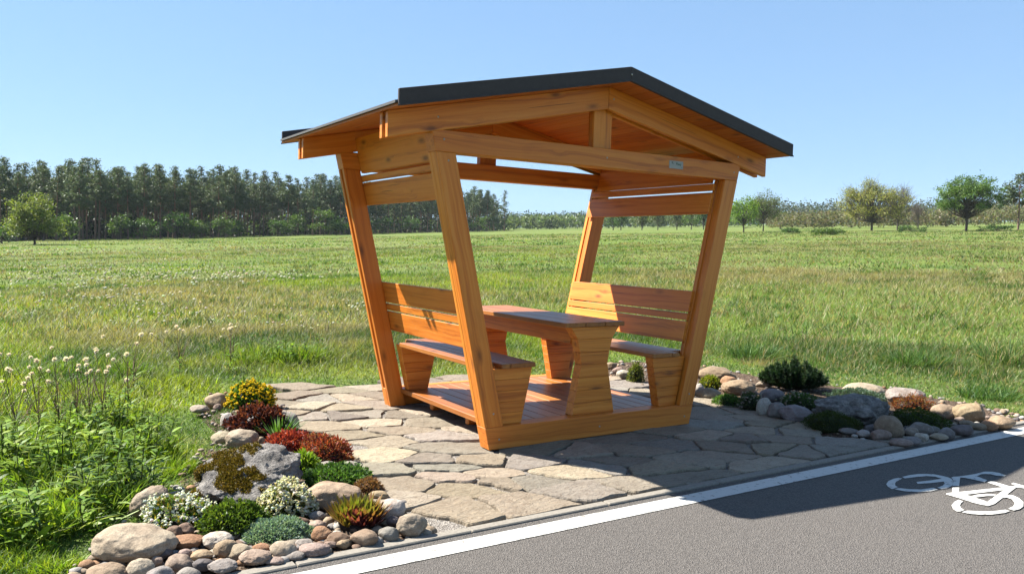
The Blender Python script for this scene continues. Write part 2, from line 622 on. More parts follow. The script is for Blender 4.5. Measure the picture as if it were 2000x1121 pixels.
for side, lab in ((0, "wooden bench left of the table, its slatted backrest sunlit from outside"), (1, "wooden bench on the right of the table with its backrest mostly in shade")):
    f = (lambda p: p) if side == 0 else mir
    org = (.2, 1.0, HB) if side == 0 else (W_ - .2, 1.0, HB)
    b = empty("bench", org, lab, "bench", "benches built into the shelter")
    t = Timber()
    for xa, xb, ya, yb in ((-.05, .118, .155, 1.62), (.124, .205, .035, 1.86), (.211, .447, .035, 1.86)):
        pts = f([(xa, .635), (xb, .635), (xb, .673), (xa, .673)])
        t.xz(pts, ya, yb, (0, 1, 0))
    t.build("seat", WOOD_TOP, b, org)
    t = Timber()
    for z0, z1 in ((.763, .953), (.966, 1.029), (1.042, 1.24)):
        xi = lambda z: WP - S_ * z + .001
        t.xz(f([(xi(z0), z0), (xi(z0) + .038, z0), (xi(z1) + .038, z1), (xi(z1), z1)]), .10, D_ + .07, (0, 1, 0))
    t.build("backrest", WOOD, b, org)
    for ya in (.062, 1.76):
        t = Timber()
        n = 5
        for i in range(n):
            z0 = HB + .0008 + (.635 - HB - .001) * i / n; z1 = HB + (.635 - HB - .001) * (i + 1) / n - .0008
            xr = lambda z: .336 + (.433 - .336) * (z - HB) / (.635 - HB)
            xl = lambda z: WP - S_ * z + .002
            t.xz(f([(xl(z0), z0), (xr(z0), z0), (xr(z1), z1), (xl(z1), z1)]), ya, ya + .10, (1, 0, 0), .0028)
        t.build("bench_support", WOOD, b, org)

# ------------------------------------------------------------------ plan of the site
P2 = lambda L: [tuple(at(px, py)[:2]) for px, py in L]
KERB_IN, KERB_OUT = -1.415, -1.487
LEFT_BED = P2([(380, 803), (400, 772), (445, 765), (528, 768), (578, 806), (642, 850), (690, 885), (712, 925), (792, 985)]) + [(at(846, 1037)[0], KERB_IN), (-3.4, KERB_IN)] + P2([(138, 1112), (160, 1060), (246, 1003), (330, 955), (372, 905), (392, 872), (428, 842)])
RIGHT_BED = P2([(1150, 706), (1240, 702), (1370, 710), (1450, 722), (1500, 734), (1630, 746), (1740, 752), (1830, 772), (1930, 784), (1997, 812)]) + [(5.45, KERB_IN), (3.62, KERB_IN)] + P2([(1650, 860), (1580, 842), (1520, 818), (1480, 808), (1430, 788), (1358, 772), (1290, 764), (1240, 748), (1150, 736)])
PATIO = P2([(520, 768), (600, 757), (745, 748), (900, 740), (1050, 736), (1150, 735), (1240, 746), (1290, 762), (1358, 771), (1430, 787), (1480, 807), (1520, 817), (1580, 841), (1650, 859)]) + [(3.66, KERB_IN), (at(846, 1037)[0] - .02, KERB_IN)] + P2([(792, 987), (712, 928), (690, 888), (642, 853), (578, 808)])


def pave_mask(x, y):
    lb = pip(x, y, LEFT_BED) & ((pdist(x, y, LEFT_BED[10:] + LEFT_BED[:2], False) > .27 - .16 * (y < -.6)) | (y < -1.2))
    rb = pip(x, y, RIGHT_BED) & ((pdist(x, y, RIGHT_BED[:10], False) > .17) | (y < -1.2))
    return (y < KERB_IN + .01) | pip(x, y, PATIO) | lb | rb


def terrain(x, y):
    x = np.asarray(x, float); y = np.asarray(y, float)
    dx = np.maximum(0, np.abs(x - 1.4) - 5.2); dy = np.maximum(0, y - 3.2)
    d = np.hypot(dx, dy)
    s = sstep(0, 12, d) * sstep(-1.4, 3.0, y)
    z = s * (.0476 * (x - 2) + .002 * y)
    z = z + s * (vnoise(x, y, 9, 5) - .5) * .28
    return z - .045 * (1 - s)


# ---- the meadow ground sheet
def graded(a, b, core0, core1, step, growth=1.13):
    L = list(np.arange(core0, core1, step))
    v, st = core1, step
    while v < b: L.append(v); st *= growth; v += st
    L.append(b); v, st = core0 - step, step
    while v > a: L.append(v); st *= growth; v -= st
    L.append(a)
    return np.array(sorted(L))


gx = graded(-500, 1400, -6, 12, .35); gy = graded(-120, 1400, -3, 12, .35)
X, Y = np.meshgrid(gx, gy)
V = np.stack([X.ravel(), Y.ravel(), terrain(X.ravel(), Y.ravel())], 1)
nx, ny = len(gx), len(gy)
idx = np.arange(nx * ny).reshape(ny, nx)
Fq = np.stack([idx[:-1, :-1].ravel(), idx[:-1, 1:].ravel(), idx[1:, 1:].ravel(), idx[1:, :-1].ravel()], 1)


def mat_meadow():
    t = NT("meadow_ground")
    tc = t.new("TexCoord").outputs["Object"]
    a = t.noise(t.mapping(tc, (1, 1, 0)), .05, 5, .6)
    b = t.noise(tc, .35, 5, .65)
    c_ = t.noise(tc, 2.2, 6, .7)
    f = t.noise(tc, 14, 4, .7)
    c = t.ramp(b, [(.32, (.085, .165, .028)), (.5, (.155, .24, .042)), (.66, (.235, .29, .07))])
    c = t.mix(t.ramp(a, [(.45, 0.0), (.62, .55)]), c, (.30, .28, .11))
    c = t.mix(t.ramp(c_, [(.54, 0.0), (.68, .6)]), c, (.34, .30, .14))
    c = t.mix(t.ramp(c_, [(.30, .65), (.42, 0.0)]), c, (.075, .15, .024))
    c = t.mix(t.ramp(f, [(.3, .5), (.55, 0.0)]), c, (.08, .12, .03))
    h = t.math('ADD', c_, t.math('MULTIPLY', f, .5))
    t.pbr(c, .95, t.bump(h, .8, .12), .1)
    return t.m


me = np_mesh("meadow", V, [Fq], smooth=True)
tag(link("meadow", me, mat_meadow()), kind="structure")


# ---- cycle path, kerb, painted marks
def mat_asphalt():
    t = NT("asphalt")
    tc = t.new("TexCoord").outputs["Object"]
    big = t.noise(tc, 1.1, 4)
    v = t.vor(tc, 135)
    n = t.noise(tc, 240, 3, .7)
    c = t.ramp(v.outputs["Color"], [(.15, (.125, .114, .105)), (.5, (.190, .174, .160)), (.9, (.29, .265, .242))])
    c = t.mix(t.ramp(n, [(.35, .6), (.6, 0.0)]), c, (.06, .056, .054))
    c = t.mix(t.math('MULTIPLY', big, .5), c, (.185, .165, .147))
    st = t.noise(tc, 9, 3, .5)
    c = t.mix(t.ramp(st, [(.66, 0.0), (.75, .35)]), c, (.05, .047, .045))
    h = t.math('ADD', v.outputs["Distance"], t.math('MULTIPLY', n, .6))
    t.pbr(c, .88, t.bump(h, .9, .008), .25)
    return t.m


def sheet(name, x0, x1, y0, y1, z, mat, nx=40, kind="structure", th=0):
    me = bpy.data.meshes.new(name)
    V = []; Fc = []
    for i in range(nx + 1):
        x = x0 + (x1 - x0) * i / nx
        V += [(x, y0, z), (x, y1, z)]
    for i in range(nx):
        Fc.append((2 * i, 2 * i + 2, 2 * i + 3, 2 * i + 1))
    me.from_pydata(V, [], Fc)
    o = link(name, me, mat)
    if kind: tag(o, kind=kind)
    return o


sheet("cycle_path", -60, 120, -4.6, KERB_OUT, -.012, mat_asphalt())


def mat_concrete():
    t = NT("kerb_concrete")
    tc = t.new("TexCoord").outputs["Object"]
    n = t.noise(tc, 45, 5, .7); b = t.noise(tc, 3, 3)
    c = t.ramp(n, [(.3, (.25, .225, .19)), (.7, (.42, .385, .33))])
    c = t.mix(t.math('MULTIPLY', b, .4), c, (.30, .27, .23))
    t.pbr(c, .9, t.bump(n, .4, .005), .2)
    return t.m


t = Timber()
x = -14.0
while x < 30:
    t.box(x, x + .994, KERB_OUT + .001, KERB_IN, -.12, .002 + random.uniform(-.0015, .0015), (1, 0, 0), .006)
    x += 1.0
tag(t.build("kerb", mat_concrete()), kind="structure")


def mat_paint():
    t = NT("road_paint")
    tc = t.new("TexCoord").outputs["Object"]
    n = t.noise(tc, 70, 4, .7); m = t.noise(tc, 22, 4, .7)
    c = t.mix(n, (.70, .69, .64), (.84, .83, .79))
    c = t.mix(t.ramp(m, [(.575, 0.0), (.64, .8)]), c, (.24, .225, .20))
    c = t.mix(t.ramp(t.noise(tc, 240, 3), [(.30, .5), (.38, 0.0)]), c, (.3, .28, .25))
    t.pbr(c, .7, t.bump(t.noise(tc, 200, 2), .3, .003), .3)
    return t.m


PAINT = mat_paint()
sheet("edge_line", -60, 120, -1.706, -1.556, -.008, PAINT, 60)

# bicycle symbol: outlines lie on the asphalt, each piece half a millimetre above the last
Zb = lambda x, y: at(1720 + x / 7.1429, 900 + y / 7.1417, -.008)
pieces = [
    [(160, 388), (105, 360), (78, 320), (110, 275), (180, 245), (245, 232), (300, 240), (255, 265), (215, 285), (200, 310), (205, 340), (245, 362)],
    [(300, 220), (400, 195), (520, 180), (640, 178), (740, 183), (850, 203), (940, 225), (985, 245), (1012, 275), (1015, 305), (995, 342), (930, 375), (850, 390), (790, 370), (870, 340), (895, 310), (880, 285), (700, 305), (515, 316), (500, 290), (700, 268), (850, 245), (760, 215), (640, 208), (500, 220), (340, 240)],
    [(195, 392), (250, 375), (400, 392), (560, 395), (740, 372), (800, 398), (700, 420), (520, 432), (330, 420)],
    [(985, 232), (1010, 220), (1090, 215), (1200, 200), (1330, 178), (1450, 148), (1560, 150), (1650, 165), (1750, 200), (1730, 212), (1620, 205), (1540, 185), (1450, 180), (1400, 185), (1340, 212), (1490, 268), (1450, 295), (1300, 260), (1180, 235), (1110, 230), (1095, 347), (1000, 347), (1020, 290), (1005, 250)],
    [(1000, 370), (1095, 370), (1095, 432), (1700, 367), (1490, 300), (1530, 284), (1590, 290), (1800, 352), (1890, 347), (1820, 318), (1850, 303), (1940, 327), (2080, 368), (2060, 392), (1960, 375), (1895, 370), (1720, 405), (1180, 470), (1095, 470), (1100, 520), (910, 465), (920, 450), (1000, 438)],
    [(1095, 468), (1182, 468), (1490, 568), (1722, 402), (1893, 368), (1760, 470), (1590, 600), (1500, 628), (1400, 610), (1280, 580), (1100, 521)],
    [(1150, 565), (1090, 542), (1030, 570), (988, 620), (1010, 670), (1060, 705), (1110, 705), (1165, 685), (1120, 655), (1105, 620), (1120, 590)],
    [(1130, 715), (1210, 695), (1400, 705), (1560, 705), (1740, 682), (1805, 700), (1740, 725), (1560, 748), (1400, 752), (1230, 738)],
    [(1270, 490), (1350, 472), (1480, 463), (1620, 468), (1590, 492), (1480, 492), (1325, 512)],
    [(1758, 474), (1850, 485), (1930, 522), (1992, 580), (1988, 640), (1940, 675), (1855, 695), (1780, 670), (1850, 635), (1872, 590), (1830, 540), (1760, 515), (1700, 518)],
]
bm = bmesh.new()
for i, pc in enumerate(pieces):
    vs = []
    for x, y in pc:
        p = Zb(x, y); vs.append(bm.verts.new((p[0], p[1], -.0085 + .0005 * i)))
    fc = bm.faces.new(vs); fc.normal_update()
    if fc.normal.z < 0: fc.normal_flip()
bmesh.ops.triangulate(bm, faces=bm.faces[:], ngon_method='EAR_CLIP')
me = bpy.data.meshes.new("bicycle_symbol"); bm.to_mesh(me); bm.free()
tag(link("bicycle_symbol", me, PAINT), "white bicycle symbol painted on the grey cycle path, half in the shelter's shadow", "road marking")

# ---- flagstone patio
seeds = []
for L, ox, oy, sc in (
    ([(130, 110), (320, 125), (460, 75), (490, 122), (660, 60), (670, 110), (230, 180), (480, 192), (660, 180), (240, 250), (460, 250), (600, 235), (330, 325), (700, 290), (870, 240), (560, 385), (1040, 295), (860, 350), (720, 410), (720, 520), (1090, 390), (1200, 470), (1070, 550), (1380, 555), (1200, 605), (860, 710), (1210, 665), (1430, 640), (1280, 735), (1560, 700), (1250, 890), (1020, 230), (1250, 250), (30, 165), (80, 240)], 540, 740, 3.502),
    ([(90, 530), (150, 410), (60, 690), (360, 450), (450, 590), (880, 560), (700, 400), (170, 320), (450, 340), (550, 430), (780, 250), (1020, 290), (800, 330), (1180, 390), (950, 440), (1050, 200), (1320, 160), (1280, 230), (1400, 300), (1330, 370), (1500, 250), (1650, 420), (1700, 310), (1750, 250), (1620, 200), (1850, 210), (1900, 330), (1300, 70), (1500, 70), (1400, 130), (1560, 125), (1650, 150), (1200, 500)], 1000, 780, 3.333),
    ([(1200, 780), (1600, 930), (1450, 1020), (250, 545)], 1340, 680, 5.094)):
    for x, y in L:
        seeds.append(at(ox + x / sc, oy + y / sc)[:2])
rr = np.random.default_rng(3)
for k in range(2500):
    p = np.array([rr.uniform(-3, 5.2), rr.uniform(-1.4, 4.6)])
    if min(np.hypot(*(p - q)) for q in seeds) > (.34 if p[1] < 0 else .4): seeds.append(p)
seeds = np.array(seeds)
seeds = np.array([s for i, s in enumerate(seeds) if all(np.hypot(*(s - q)) > .13 for q in seeds[:i])])


def clip(poly, n, c):
    out = []
    for i in range(len(poly)):
        a, b = poly[i], poly[(i + 1) % len(poly)]
        da, db = np.dot(a, n) - c, np.dot(b, n) - c
        if da <= 0: out.append(a)
        if (da < 0) != (db < 0) and abs(da - db) > 1e-12:
            out.append(a + (b - a) * (da / (da - db)))
    return out


def convex_clip_to(poly_list, region):
    return poly_list


SV, SF, SC = [], [], []
tones = [(.50, .415, .31), (.53, .45, .345), (.46, .395, .31), (.43, .375, .305), (.56, .475, .36), (.48, .39, .305), (.42, .38, .325), (.51, .415, .31), (.54, .45, .32)]
A_ = np.array([[RGT[0] * .62, RGT[1] * .62], [FWD[0], FWD[1]]]); Ai_ = np.linalg.inv(A_)
inP = pip(seeds[:, 0], seeds[:, 1], PATIO)
dP = pdist(seeds[:, 0], seeds[:, 1], PATIO)
for i, s in enumerate(seeds):
    if not (inP[i] or dP[i] < .10): continue
    sa = A_ @ s
    poly = [sa + np.array(v) for v in ((-.6, -.6), (.6, -.6), (.6, .6), (-.6, .6))]
    dd = (seeds - s) @ A_.T
    order = np.argsort(np.hypot(dd[:, 0], dd[:, 1]))[1:26]
    for j in order:
        q = A_ @ seeds[j]; n = q - sa; n = n / np.hypot(*n); mid = (q + sa) / 2
        poly = clip(poly, n, np.dot(mid, n) - rr.uniform(.001, .007))
        if len(poly) < 3: break
    if len(poly) < 3: continue
    poly = [Ai_ @ p for p in poly]
    poly = clip(poly, np.array([0, -1.0]), -(KERB_IN + .012))
    if len(poly) < 3: continue
    # pull in corners a little, split the edges and let them wander
    pts = []
    for a in range(len(poly)):
        p, q = poly[a], poly[(a + 1) % len(poly)]
        L = np.hypot(*(q - p)); m = max(1, int(L / .035))
        for k in range(m): pts.append(p + (q - p) * k / m)
    pts = np.array(pts)
    if len(pts) < 5: continue
    sm = pts.copy()
    for _ in range(1): sm = (np.roll(sm, 1, 0) + 3 * sm + np.roll(sm, -1, 0)) / 5
    pts = sm
    dirv = pts - s; dl = np.hypot(dirv[:, 0], dirv[:, 1])[:, None] + 1e-6
    wob = (vnoise(pts[:, 0] * 1 + i, pts[:, 1], .13, 3, 4) - .58)[:, None] * .09
    pts = pts + dirv / dl * np.minimum(wob, .004)
    tilt = rr.normal(0, .014, 2); hz = rr.uniform(-.006, .010)
    nP = len(pts); b = len(SV)
    cz = lambda P: hz + (P - s) @ tilt + (vnoise(P[:, 0], P[:, 1], .09, 9, 3) - .5) * .012
    rings = [(pts * 1.0, -.04, None), (pts, -.010, 1), (s + (pts - s) * (1 - .007 / dl), 0.0, 1), (s + (pts - s) * .62, .001, 1), (s + (pts - s) * .28, .001, 1)]
    tone = np.array(tones[rr.integers(len(tones))]) * rr.uniform(.62, .98) * (1 + rr.normal(0, .014, 3))
    for P, dz, f in rings:
        z = cz(P) + dz if f else np.full(nP, dz)
        for k in range(nP): SV.append((P[k, 0], P[k, 1], z[k])); SC.append(tone)
    SV.append((s[0], s[1], float(cz(s[None])[0]))); SC.append(tone)
    for r in range(4):
        for k in range(nP):
            k2 = (k + 1) % nP
            SF.append((b + r * nP + k, b + r * nP + k2, b + (r + 1) * nP + k2, b + (r + 1) * nP + k))
    for k in range(nP): SF.append((b + 4 * nP + k, b + 4 * nP + (k + 1) % nP, b + 5 * nP))


def mat_flag():
    t = NT("flagstone")
    a = t.new("Attribute", attribute_name="col").outputs["Color"]
    tc = t.new("TexCoord").outputs["Object"]
    big = t.noise(tc, 5, 4, .6, .6)
    mid = t.noise(t.mapping(tc, (1, 2.2, 1), (0, 0, 0), (0, 0, .5)), 16, 6, .7, .8)
    fin = t.noise(tc, 110, 4, .65)
    c = t.mix(t.ramp(big, [(.35, .55), (.6, 0.0)]), a, t.mix(1.0, a, (.74, .70, .68), 'MULTIPLY'))
    c = t.mix(t.ramp(mid, [(.52, 0.0), (.7, .6)]), c, t.mix(1.0, a, (1.22, 1.16, 1.02), 'MULTIPLY'))
    c = t.mix(t.ramp(mid, [(.32, .7), (.44, 0.0)]), c, t.mix(1.0, a, (.55, .46, .38), 'MULTIPLY'))
    ck = t.noise(t.mapping(tc, (1, 1.8, 1), (3, 1, 0), (0, 0, .5)), 6, 5, .65, 1.5)
    c = t.mix(t.ramp(ck, [(.475, 0.0), (.497, .6), (.503, .6), (.525, 0.0)]), c, t.mix(1.0, a, (.5, .42, .34), 'MULTIPLY'))
    c = t.mix(t.ramp(fin, [(.3, .35), (.46, 0.0)]), c, (.14, .11, .08))
    layer = t.noise(t.mapping(tc, (1, 1.6, 1), (0, 0, 0), (0, 0, .5)), 9, 3, .5, 1.0)
    st = t.ramp(layer, [(.42, 0.0), (.44, .5), (.53, .5), (.55, 1.0)])
    h = t.math('ADD', t.math('MULTIPLY', st, .35), t.math('ADD', mid, t.math('MULTIPLY', fin, .25)))
    t.pbr(c, .85, t.bump(h, .9, .016), .3)
    return t.m


me = bpy.data.meshes.new("flagstone_patio")
me.from_pydata(SV, [], SF)
ca = me.color_attributes.new("col", 'FLOAT_COLOR', 'POINT')
cc = np.ones((len(SV), 4), np.float32); cc[:, :3] = np.array(SC) * KA; ca.data.foreach_set("color", cc.ravel())
tag(link("flagstone_patio", me, mat_flag()), kind="structure")


def poly_sheet(name, poly, zf, mat, step=.06, z_edge=None):
    P = np.array(poly)
    x0, y0 = P.min(0) - .05; x1, y1 = P.max(0) + .05
    gx = np.arange(x0, x1 + step, step); gy = np.arange(y0, y1 + step, step)
    X, Y = np.meshgrid(gx, gy)
    cx, cy = (X[:-1, :-1] + X[1:, 1:]) / 2, (Y[:-1, :-1] + Y[1:, 1:]) / 2
    ins = (pip(cx.ravel(), cy.ravel(), poly)).reshape(cx.shape)
    idx = np.arange(X.size).reshape(X.shape)
    F = np.stack([idx[:-1, :-1], idx[:-1, 1:], idx[1:, 1:], idx[1:, :-1]], -1)[ins]
    V = np.stack([X.ravel(), Y.ravel(), zf(X.ravel(), Y.ravel())], 1)
    used = np.unique(F); mp = np.zeros(len(V), int); mp[used] = np.arange(len(used))
    me = np_mesh(name, V[used], [mp[F]], smooth=True)
    return tag(link(name, me, mat), kind="structure")


def mat_gravel(name, c0, c1, c2, sc=90):
    t = NT(name)
    tc = t.new("TexCoord").outputs["Object"]
    v = t.vor(tc, sc)
    n = t.noise(tc, 30, 5, .7)
    c = t.ramp(v.outputs["Color"], [(.1, c0), (.5, c1), (.9, c2)])
    c = t.mix(t.ramp(n, [(.35, .6), (.6, 0.0)]), c, c0)
    t.pbr(c, .95, t.bump(t.math('ADD', v.outputs["Distance"], n), .9, .012), .15)
    return t.m


poly_sheet("patio_grit", [(p[0], p[1]) for p in PATIO], lambda x, y: np.minimum(-.021 + (vnoise(x, y, .06, 2) - .5) * .010, np.where(y < KERB_IN + .1, -.008, 1)), mat_gravel("grit", (.22, .195, .17), (.40, .36, .32), (.56, .52, .47), 110), .05)
SOIL = mat_gravel("bed_soil", (.05, .032, .020), (.13, .085, .055), (.30, .22, .16), 60)


def bed_z(x, y):
    return -.012 + (vnoise(x, y, .35, 4) - .45) * .05 * sstep(KERB_IN, KERB_IN + .3, y)


for bed in (LEFT_BED, RIGHT_BED):
    poly_sheet("rockery_soil", bed, lambda x, y, bed=bed: bed_z(x, y) - .045 * (1 - sstep(.03, .22, pdist(x, y, bed))) * sstep(KERB_IN + .05, KERB_IN + .3, y), SOIL)
#PART2
# ------------------------------------------------------------------ stones of the rockeries
CLR = dict(pale=(.50, .42, .32), tan=(.44, .33, .22), orange=(.46, .26, .14), grey=(.34, .31, .29), pink=(.45, .34, .28), brown=(.26, .17, .12), white=(.66, .61, .54), dark=(.20, .18, .175), egg=(.40, .31, .22), rough=(.40, .37, .34))


def rock_mesh(seed, sx, sy, sz, sub, ang, rough=.06, slope=0.0):
    ang = ang + .10
    rs = random.Random(seed)
    bm = bmesh.new()
    bmesh.ops.create_icosphere(bm, subdivisions=sub, radius=1)
    planes = []
    for _ in range(int(4 + ang * 10)):
        n = Vector((rs.gauss(0, 1), rs.gauss(0, 1), rs.gauss(0, .8))).normalized()
        planes.append((n, rs.uniform(.70, .93)))
    off = Vector((rs.uniform(0, 90), rs.uniform(0, 90), rs.uniform(0, 90)))
    for v in bm.verts:
        p = v.co.copy()
        p *= 1 + .20 * mnoise.noise(p * .9 + off)
        for n, d in planes:
            e = p.dot(n) - d
            if e > 0: p -= n * e * (.35 + .6 * ang)
        p *= 1 + rough * mnoise.fractal(p * 2.6 + off, 1.0, 2.0, 4)
        v.co = Vector((p.x * sx, (p.y + slope * p.z) * sy, p.z * sz))
    for f in bm.faces: f.smooth = True
    me = bpy.data.meshes.new("rock")
    bm.to_mesh(me); bm.free()
    xs = np.empty(len(me.vertices) * 3, np.float32); me.vertices.foreach_get("co", xs); xs = xs.reshape(-1, 3)
    return me, xs


YAWM = math.atan2(RGT[1], RGT[0])


def rock(x0, y0, x1, y1, col, label, ang=.3, name="rock", group="stones edging the rockery", mat=None, sub=None, lift=0.0, tilt=0.0, rough=.06, deep=.75, slope=0.0):
    cx = (x0 + x1) / 2
    g = at(cx, y1 - 1, 0)
    dist = np.dot(g - CAM, _F)
    m = dist / FPX
    w = (x1 - x0) * m
    dep = w * deep
    pit = math.atan2(CAM[2], np.hypot(*(g - CAM)[:2]))
    H = max(((y1 - y0) * m - dep * .62 * math.sin(pit)) / math.cos(pit), .28 * w)
    big = (x1 - x0) > 60
    me, xs = rock_mesh(hash((int(x0), int(y0))) & 0xffff, w / 2, dep / 2, H * .62, sub or (5 if big else 4), ang, rough, slope)
    # fit the width again after the facets took their share
    ex = xs.max(0) - xs.min(0)
    me.transform(Matrix.Diagonal((w / ex[0], dep / ex[1], H * 1.18 / ex[2], 1)))
    zmin = min(v.co.z for v in me.vertices)
    o = link(name, me, mat or ROCK)
    c = g + FWD * dep * .42
    o.location = (c[0], c[1], -zmin - H * .20 + lift)
    o.rotation_euler = (0, tilt, YAWM)
    k = np.array(CLR[col] if isinstance(col, str) else col) * KA
    j = random.uniform(.9, 1.08)
    o.color = (k[0] * j, k[1] * j * random.uniform(.97, 1.03), k[2] * j * random.uniform(.93, 1.05), 1)
    return tag(o, label, "rock", group)


for r in [
    (155, 1018, 322, 1102, "pale", "biggest smooth pale boulder at the grass edge in the left foreground", .15),
    (150, 1098, 236, 1150, "tan", "tan rounded stone below the biggest pale boulder, at the bottom left corner", .15),
    (236, 1091, 294, 1140, "pale", "pale stone at the photo's bottom edge, right of the bottom left corner stone", .3),
    (275, 1104, 333, 1150, "grey", "smooth grey rounded stone cut by the photo's bottom edge", .1),
    (314, 1083, 370, 1120, "pink", "pinkish cracked round stone above the bottom edge, third row from kerb", .3),
    (334, 1108, 387, 1150, "grey", "flat grey stone cut by the bottom edge beside the white porous one", .2),
    (319, 1044, 387, 1076, "orange", "orange brown rounded stone right of the biggest pale boulder", .2),
    (385, 1038, 447, 1074, "white", "whitish kidney-shaped stone under the dark green cushion", .2),
    (409, 1052, 464, 1092, "tan", "tan humped stone between two pale ones below the green cushion", .3),
    (437, 1060, 494, 1096, "pale", "beige slanting stone below the blue-green cushion's left end", .35),
    (284, 1068, 330, 1095, "dark", "dark grey stone tucked against the biggest pale boulder", .3),
    (322, 1073, 347, 1088, (.27, .28, .31), "small blue-grey pebble below the orange brown stone", .2),
    (343, 1072, 371, 1091, "pink", "small pink pebble right of the blue-grey one", .3),
    (367, 1073, 411, 1097, "tan", "flat-topped blocky tan stone below the whitish kidney-shaped one", .7),
    (291, 1086, 315, 1106, "pink", "small pinkish pebble between the dark grey and the cracked stone", .4),
    (369, 1090, 412, 1117, "dark", "dark wedge-shaped stone left of the white porous one", .5),
    (395, 1090, 457, 1122, "rough", "white and black porous rough stone beside the kerb", .5),
    (459, 1073, 524, 1107, "pink", "lumpy pink stone beside the kerb below the blue-green cushion", .4),
    (318, 1026, 352, 1056, "brown", "reddish brown stone behind the orange one, below the white flowers", .5),
    (342, 1020, 376, 1048, (.33, .21, .16), "rough reddish lump left of the dark green cushion", .5),
    (350, 1008, 387, 1024, (.36, .22, .15), "flat reddish slab below the white flower mat's right end", .6),
    (487, 1061, 524, 1083, "orange", "small orange stone under the blue-green cushion", .3),
    (521, 1056, 577, 1092, "pale", "beige double-humped stone below the blue-green cushion's middle", .35),
    (512, 1088, 552, 1104, "pink", "flat pink stone touching the kerb", .2),
    (549, 1078, 594, 1095, "grey", "flat pinkish grey stone touching the kerb, right of the flat pink one", .3),
    (571, 1052, 611, 1072, "grey", "flat grey stone at the blue-green cushion's right end", .2),
    (575, 1058, 638, 1089, "pink", "broad pinkish stone by the kerb below the grey flat one", .3),
    (603, 1026, 646, 1058, "orange", "round orange stone right of the blue-green cushion", .15),
    (599, 1014, 636, 1038, "pink", "rough pinkish stone behind the round orange one", .4),
    (634, 1038, 682, 1065, "brown", "brown angular stone in front of the red and green rosettes", .6),
    (631, 1056, 656, 1072, "pink", "small broken pinkish stone at the kerb below the brown one", .6),
    (656, 1054, 682, 1072, "tan", "small broken tan stone at the kerb left of the tan block", .6),
    (681, 1034, 739, 1069, "tan", "tan block with a pitted face in front of the rosettes", .5),
    (737, 1028, 778, 1058, "grey", "grey stone with swirling bands beside the round beige boulder", .3),
    (769, 1001, 831, 1050, "pale", "round beige boulder at the kerb at the patio's corner", .1),
    (733, 973, 791, 1014, "white", "whitish stone behind the round beige boulder", .3),
    (752, 1008, 778, 1028, (.23, .19, .21), "dark purplish stone between rosettes and round beige boulder", .4),
    (717, 958, 757, 978, "tan", "tan stone at the foot of the dry brown tuft", .4),
    (601, 997, 634, 1020, "grey", "greyish stone between the creamy mound and the rosettes", .3),
    (565, 1008, 600, 1030, "brown", "brown stone behind the blue-green cushion's right end", .5),
    (576, 936, 702, 1002, "tan", "large flat-topped tan boulder between creamy mound and green mat", .45),
    (610, 903, 664, 922, "grey", "pale grey slab behind the green mat, below the red plants", .4),
    (664, 900, 702, 930, "rough", "grey slab at the patio edge right of the red plants", .5),
    (434, 836, 498, 880, "pale", "pale oblong stone behind the mossy boulder", .3),
    (492, 852, 518, 870, "tan", "small tan stone behind the mossy boulder, below the red plants", .3),
    (407, 841, 452, 868, "pale", "beige stone on the lawn edge behind the mossy boulder", .25),
    (426, 805, 458, 837, "white", "white stone left of the dark maroon rosettes", .2),
    (394, 766, 444, 800, "tan", "slanting tan stone left of the yellow flowers", .5),
    (366, 790, 404, 808, "pale", "flat pale slab lying in the grass left of the yellow flowers", .6),
    (504, 808, 541, 832, "pale", "pale stone between maroon rosettes and the spiky green tuft", .2),
    (530, 803, 580, 845, "grey", "pale and grey stone behind the spiky green tuft", .4),
    (414, 788, 432, 804, "pink", "pinkish pebble under the yellow flowers", .4),
]:
    rock(*r[:6], ang=r[6])
rock(244, 950, 322, 1008, "pale", "pale oblong stone tilted in the grass left of the white flowers", .2, tilt=-.45)
boulder = rock(350, 866, 566, 985, "rough", "big rough grey boulder with yellow-brown moss patches in the left rockery", .42, name="boulder", mat=BOULDER, sub=6, rough=.16, deep=.95, slope=.45)

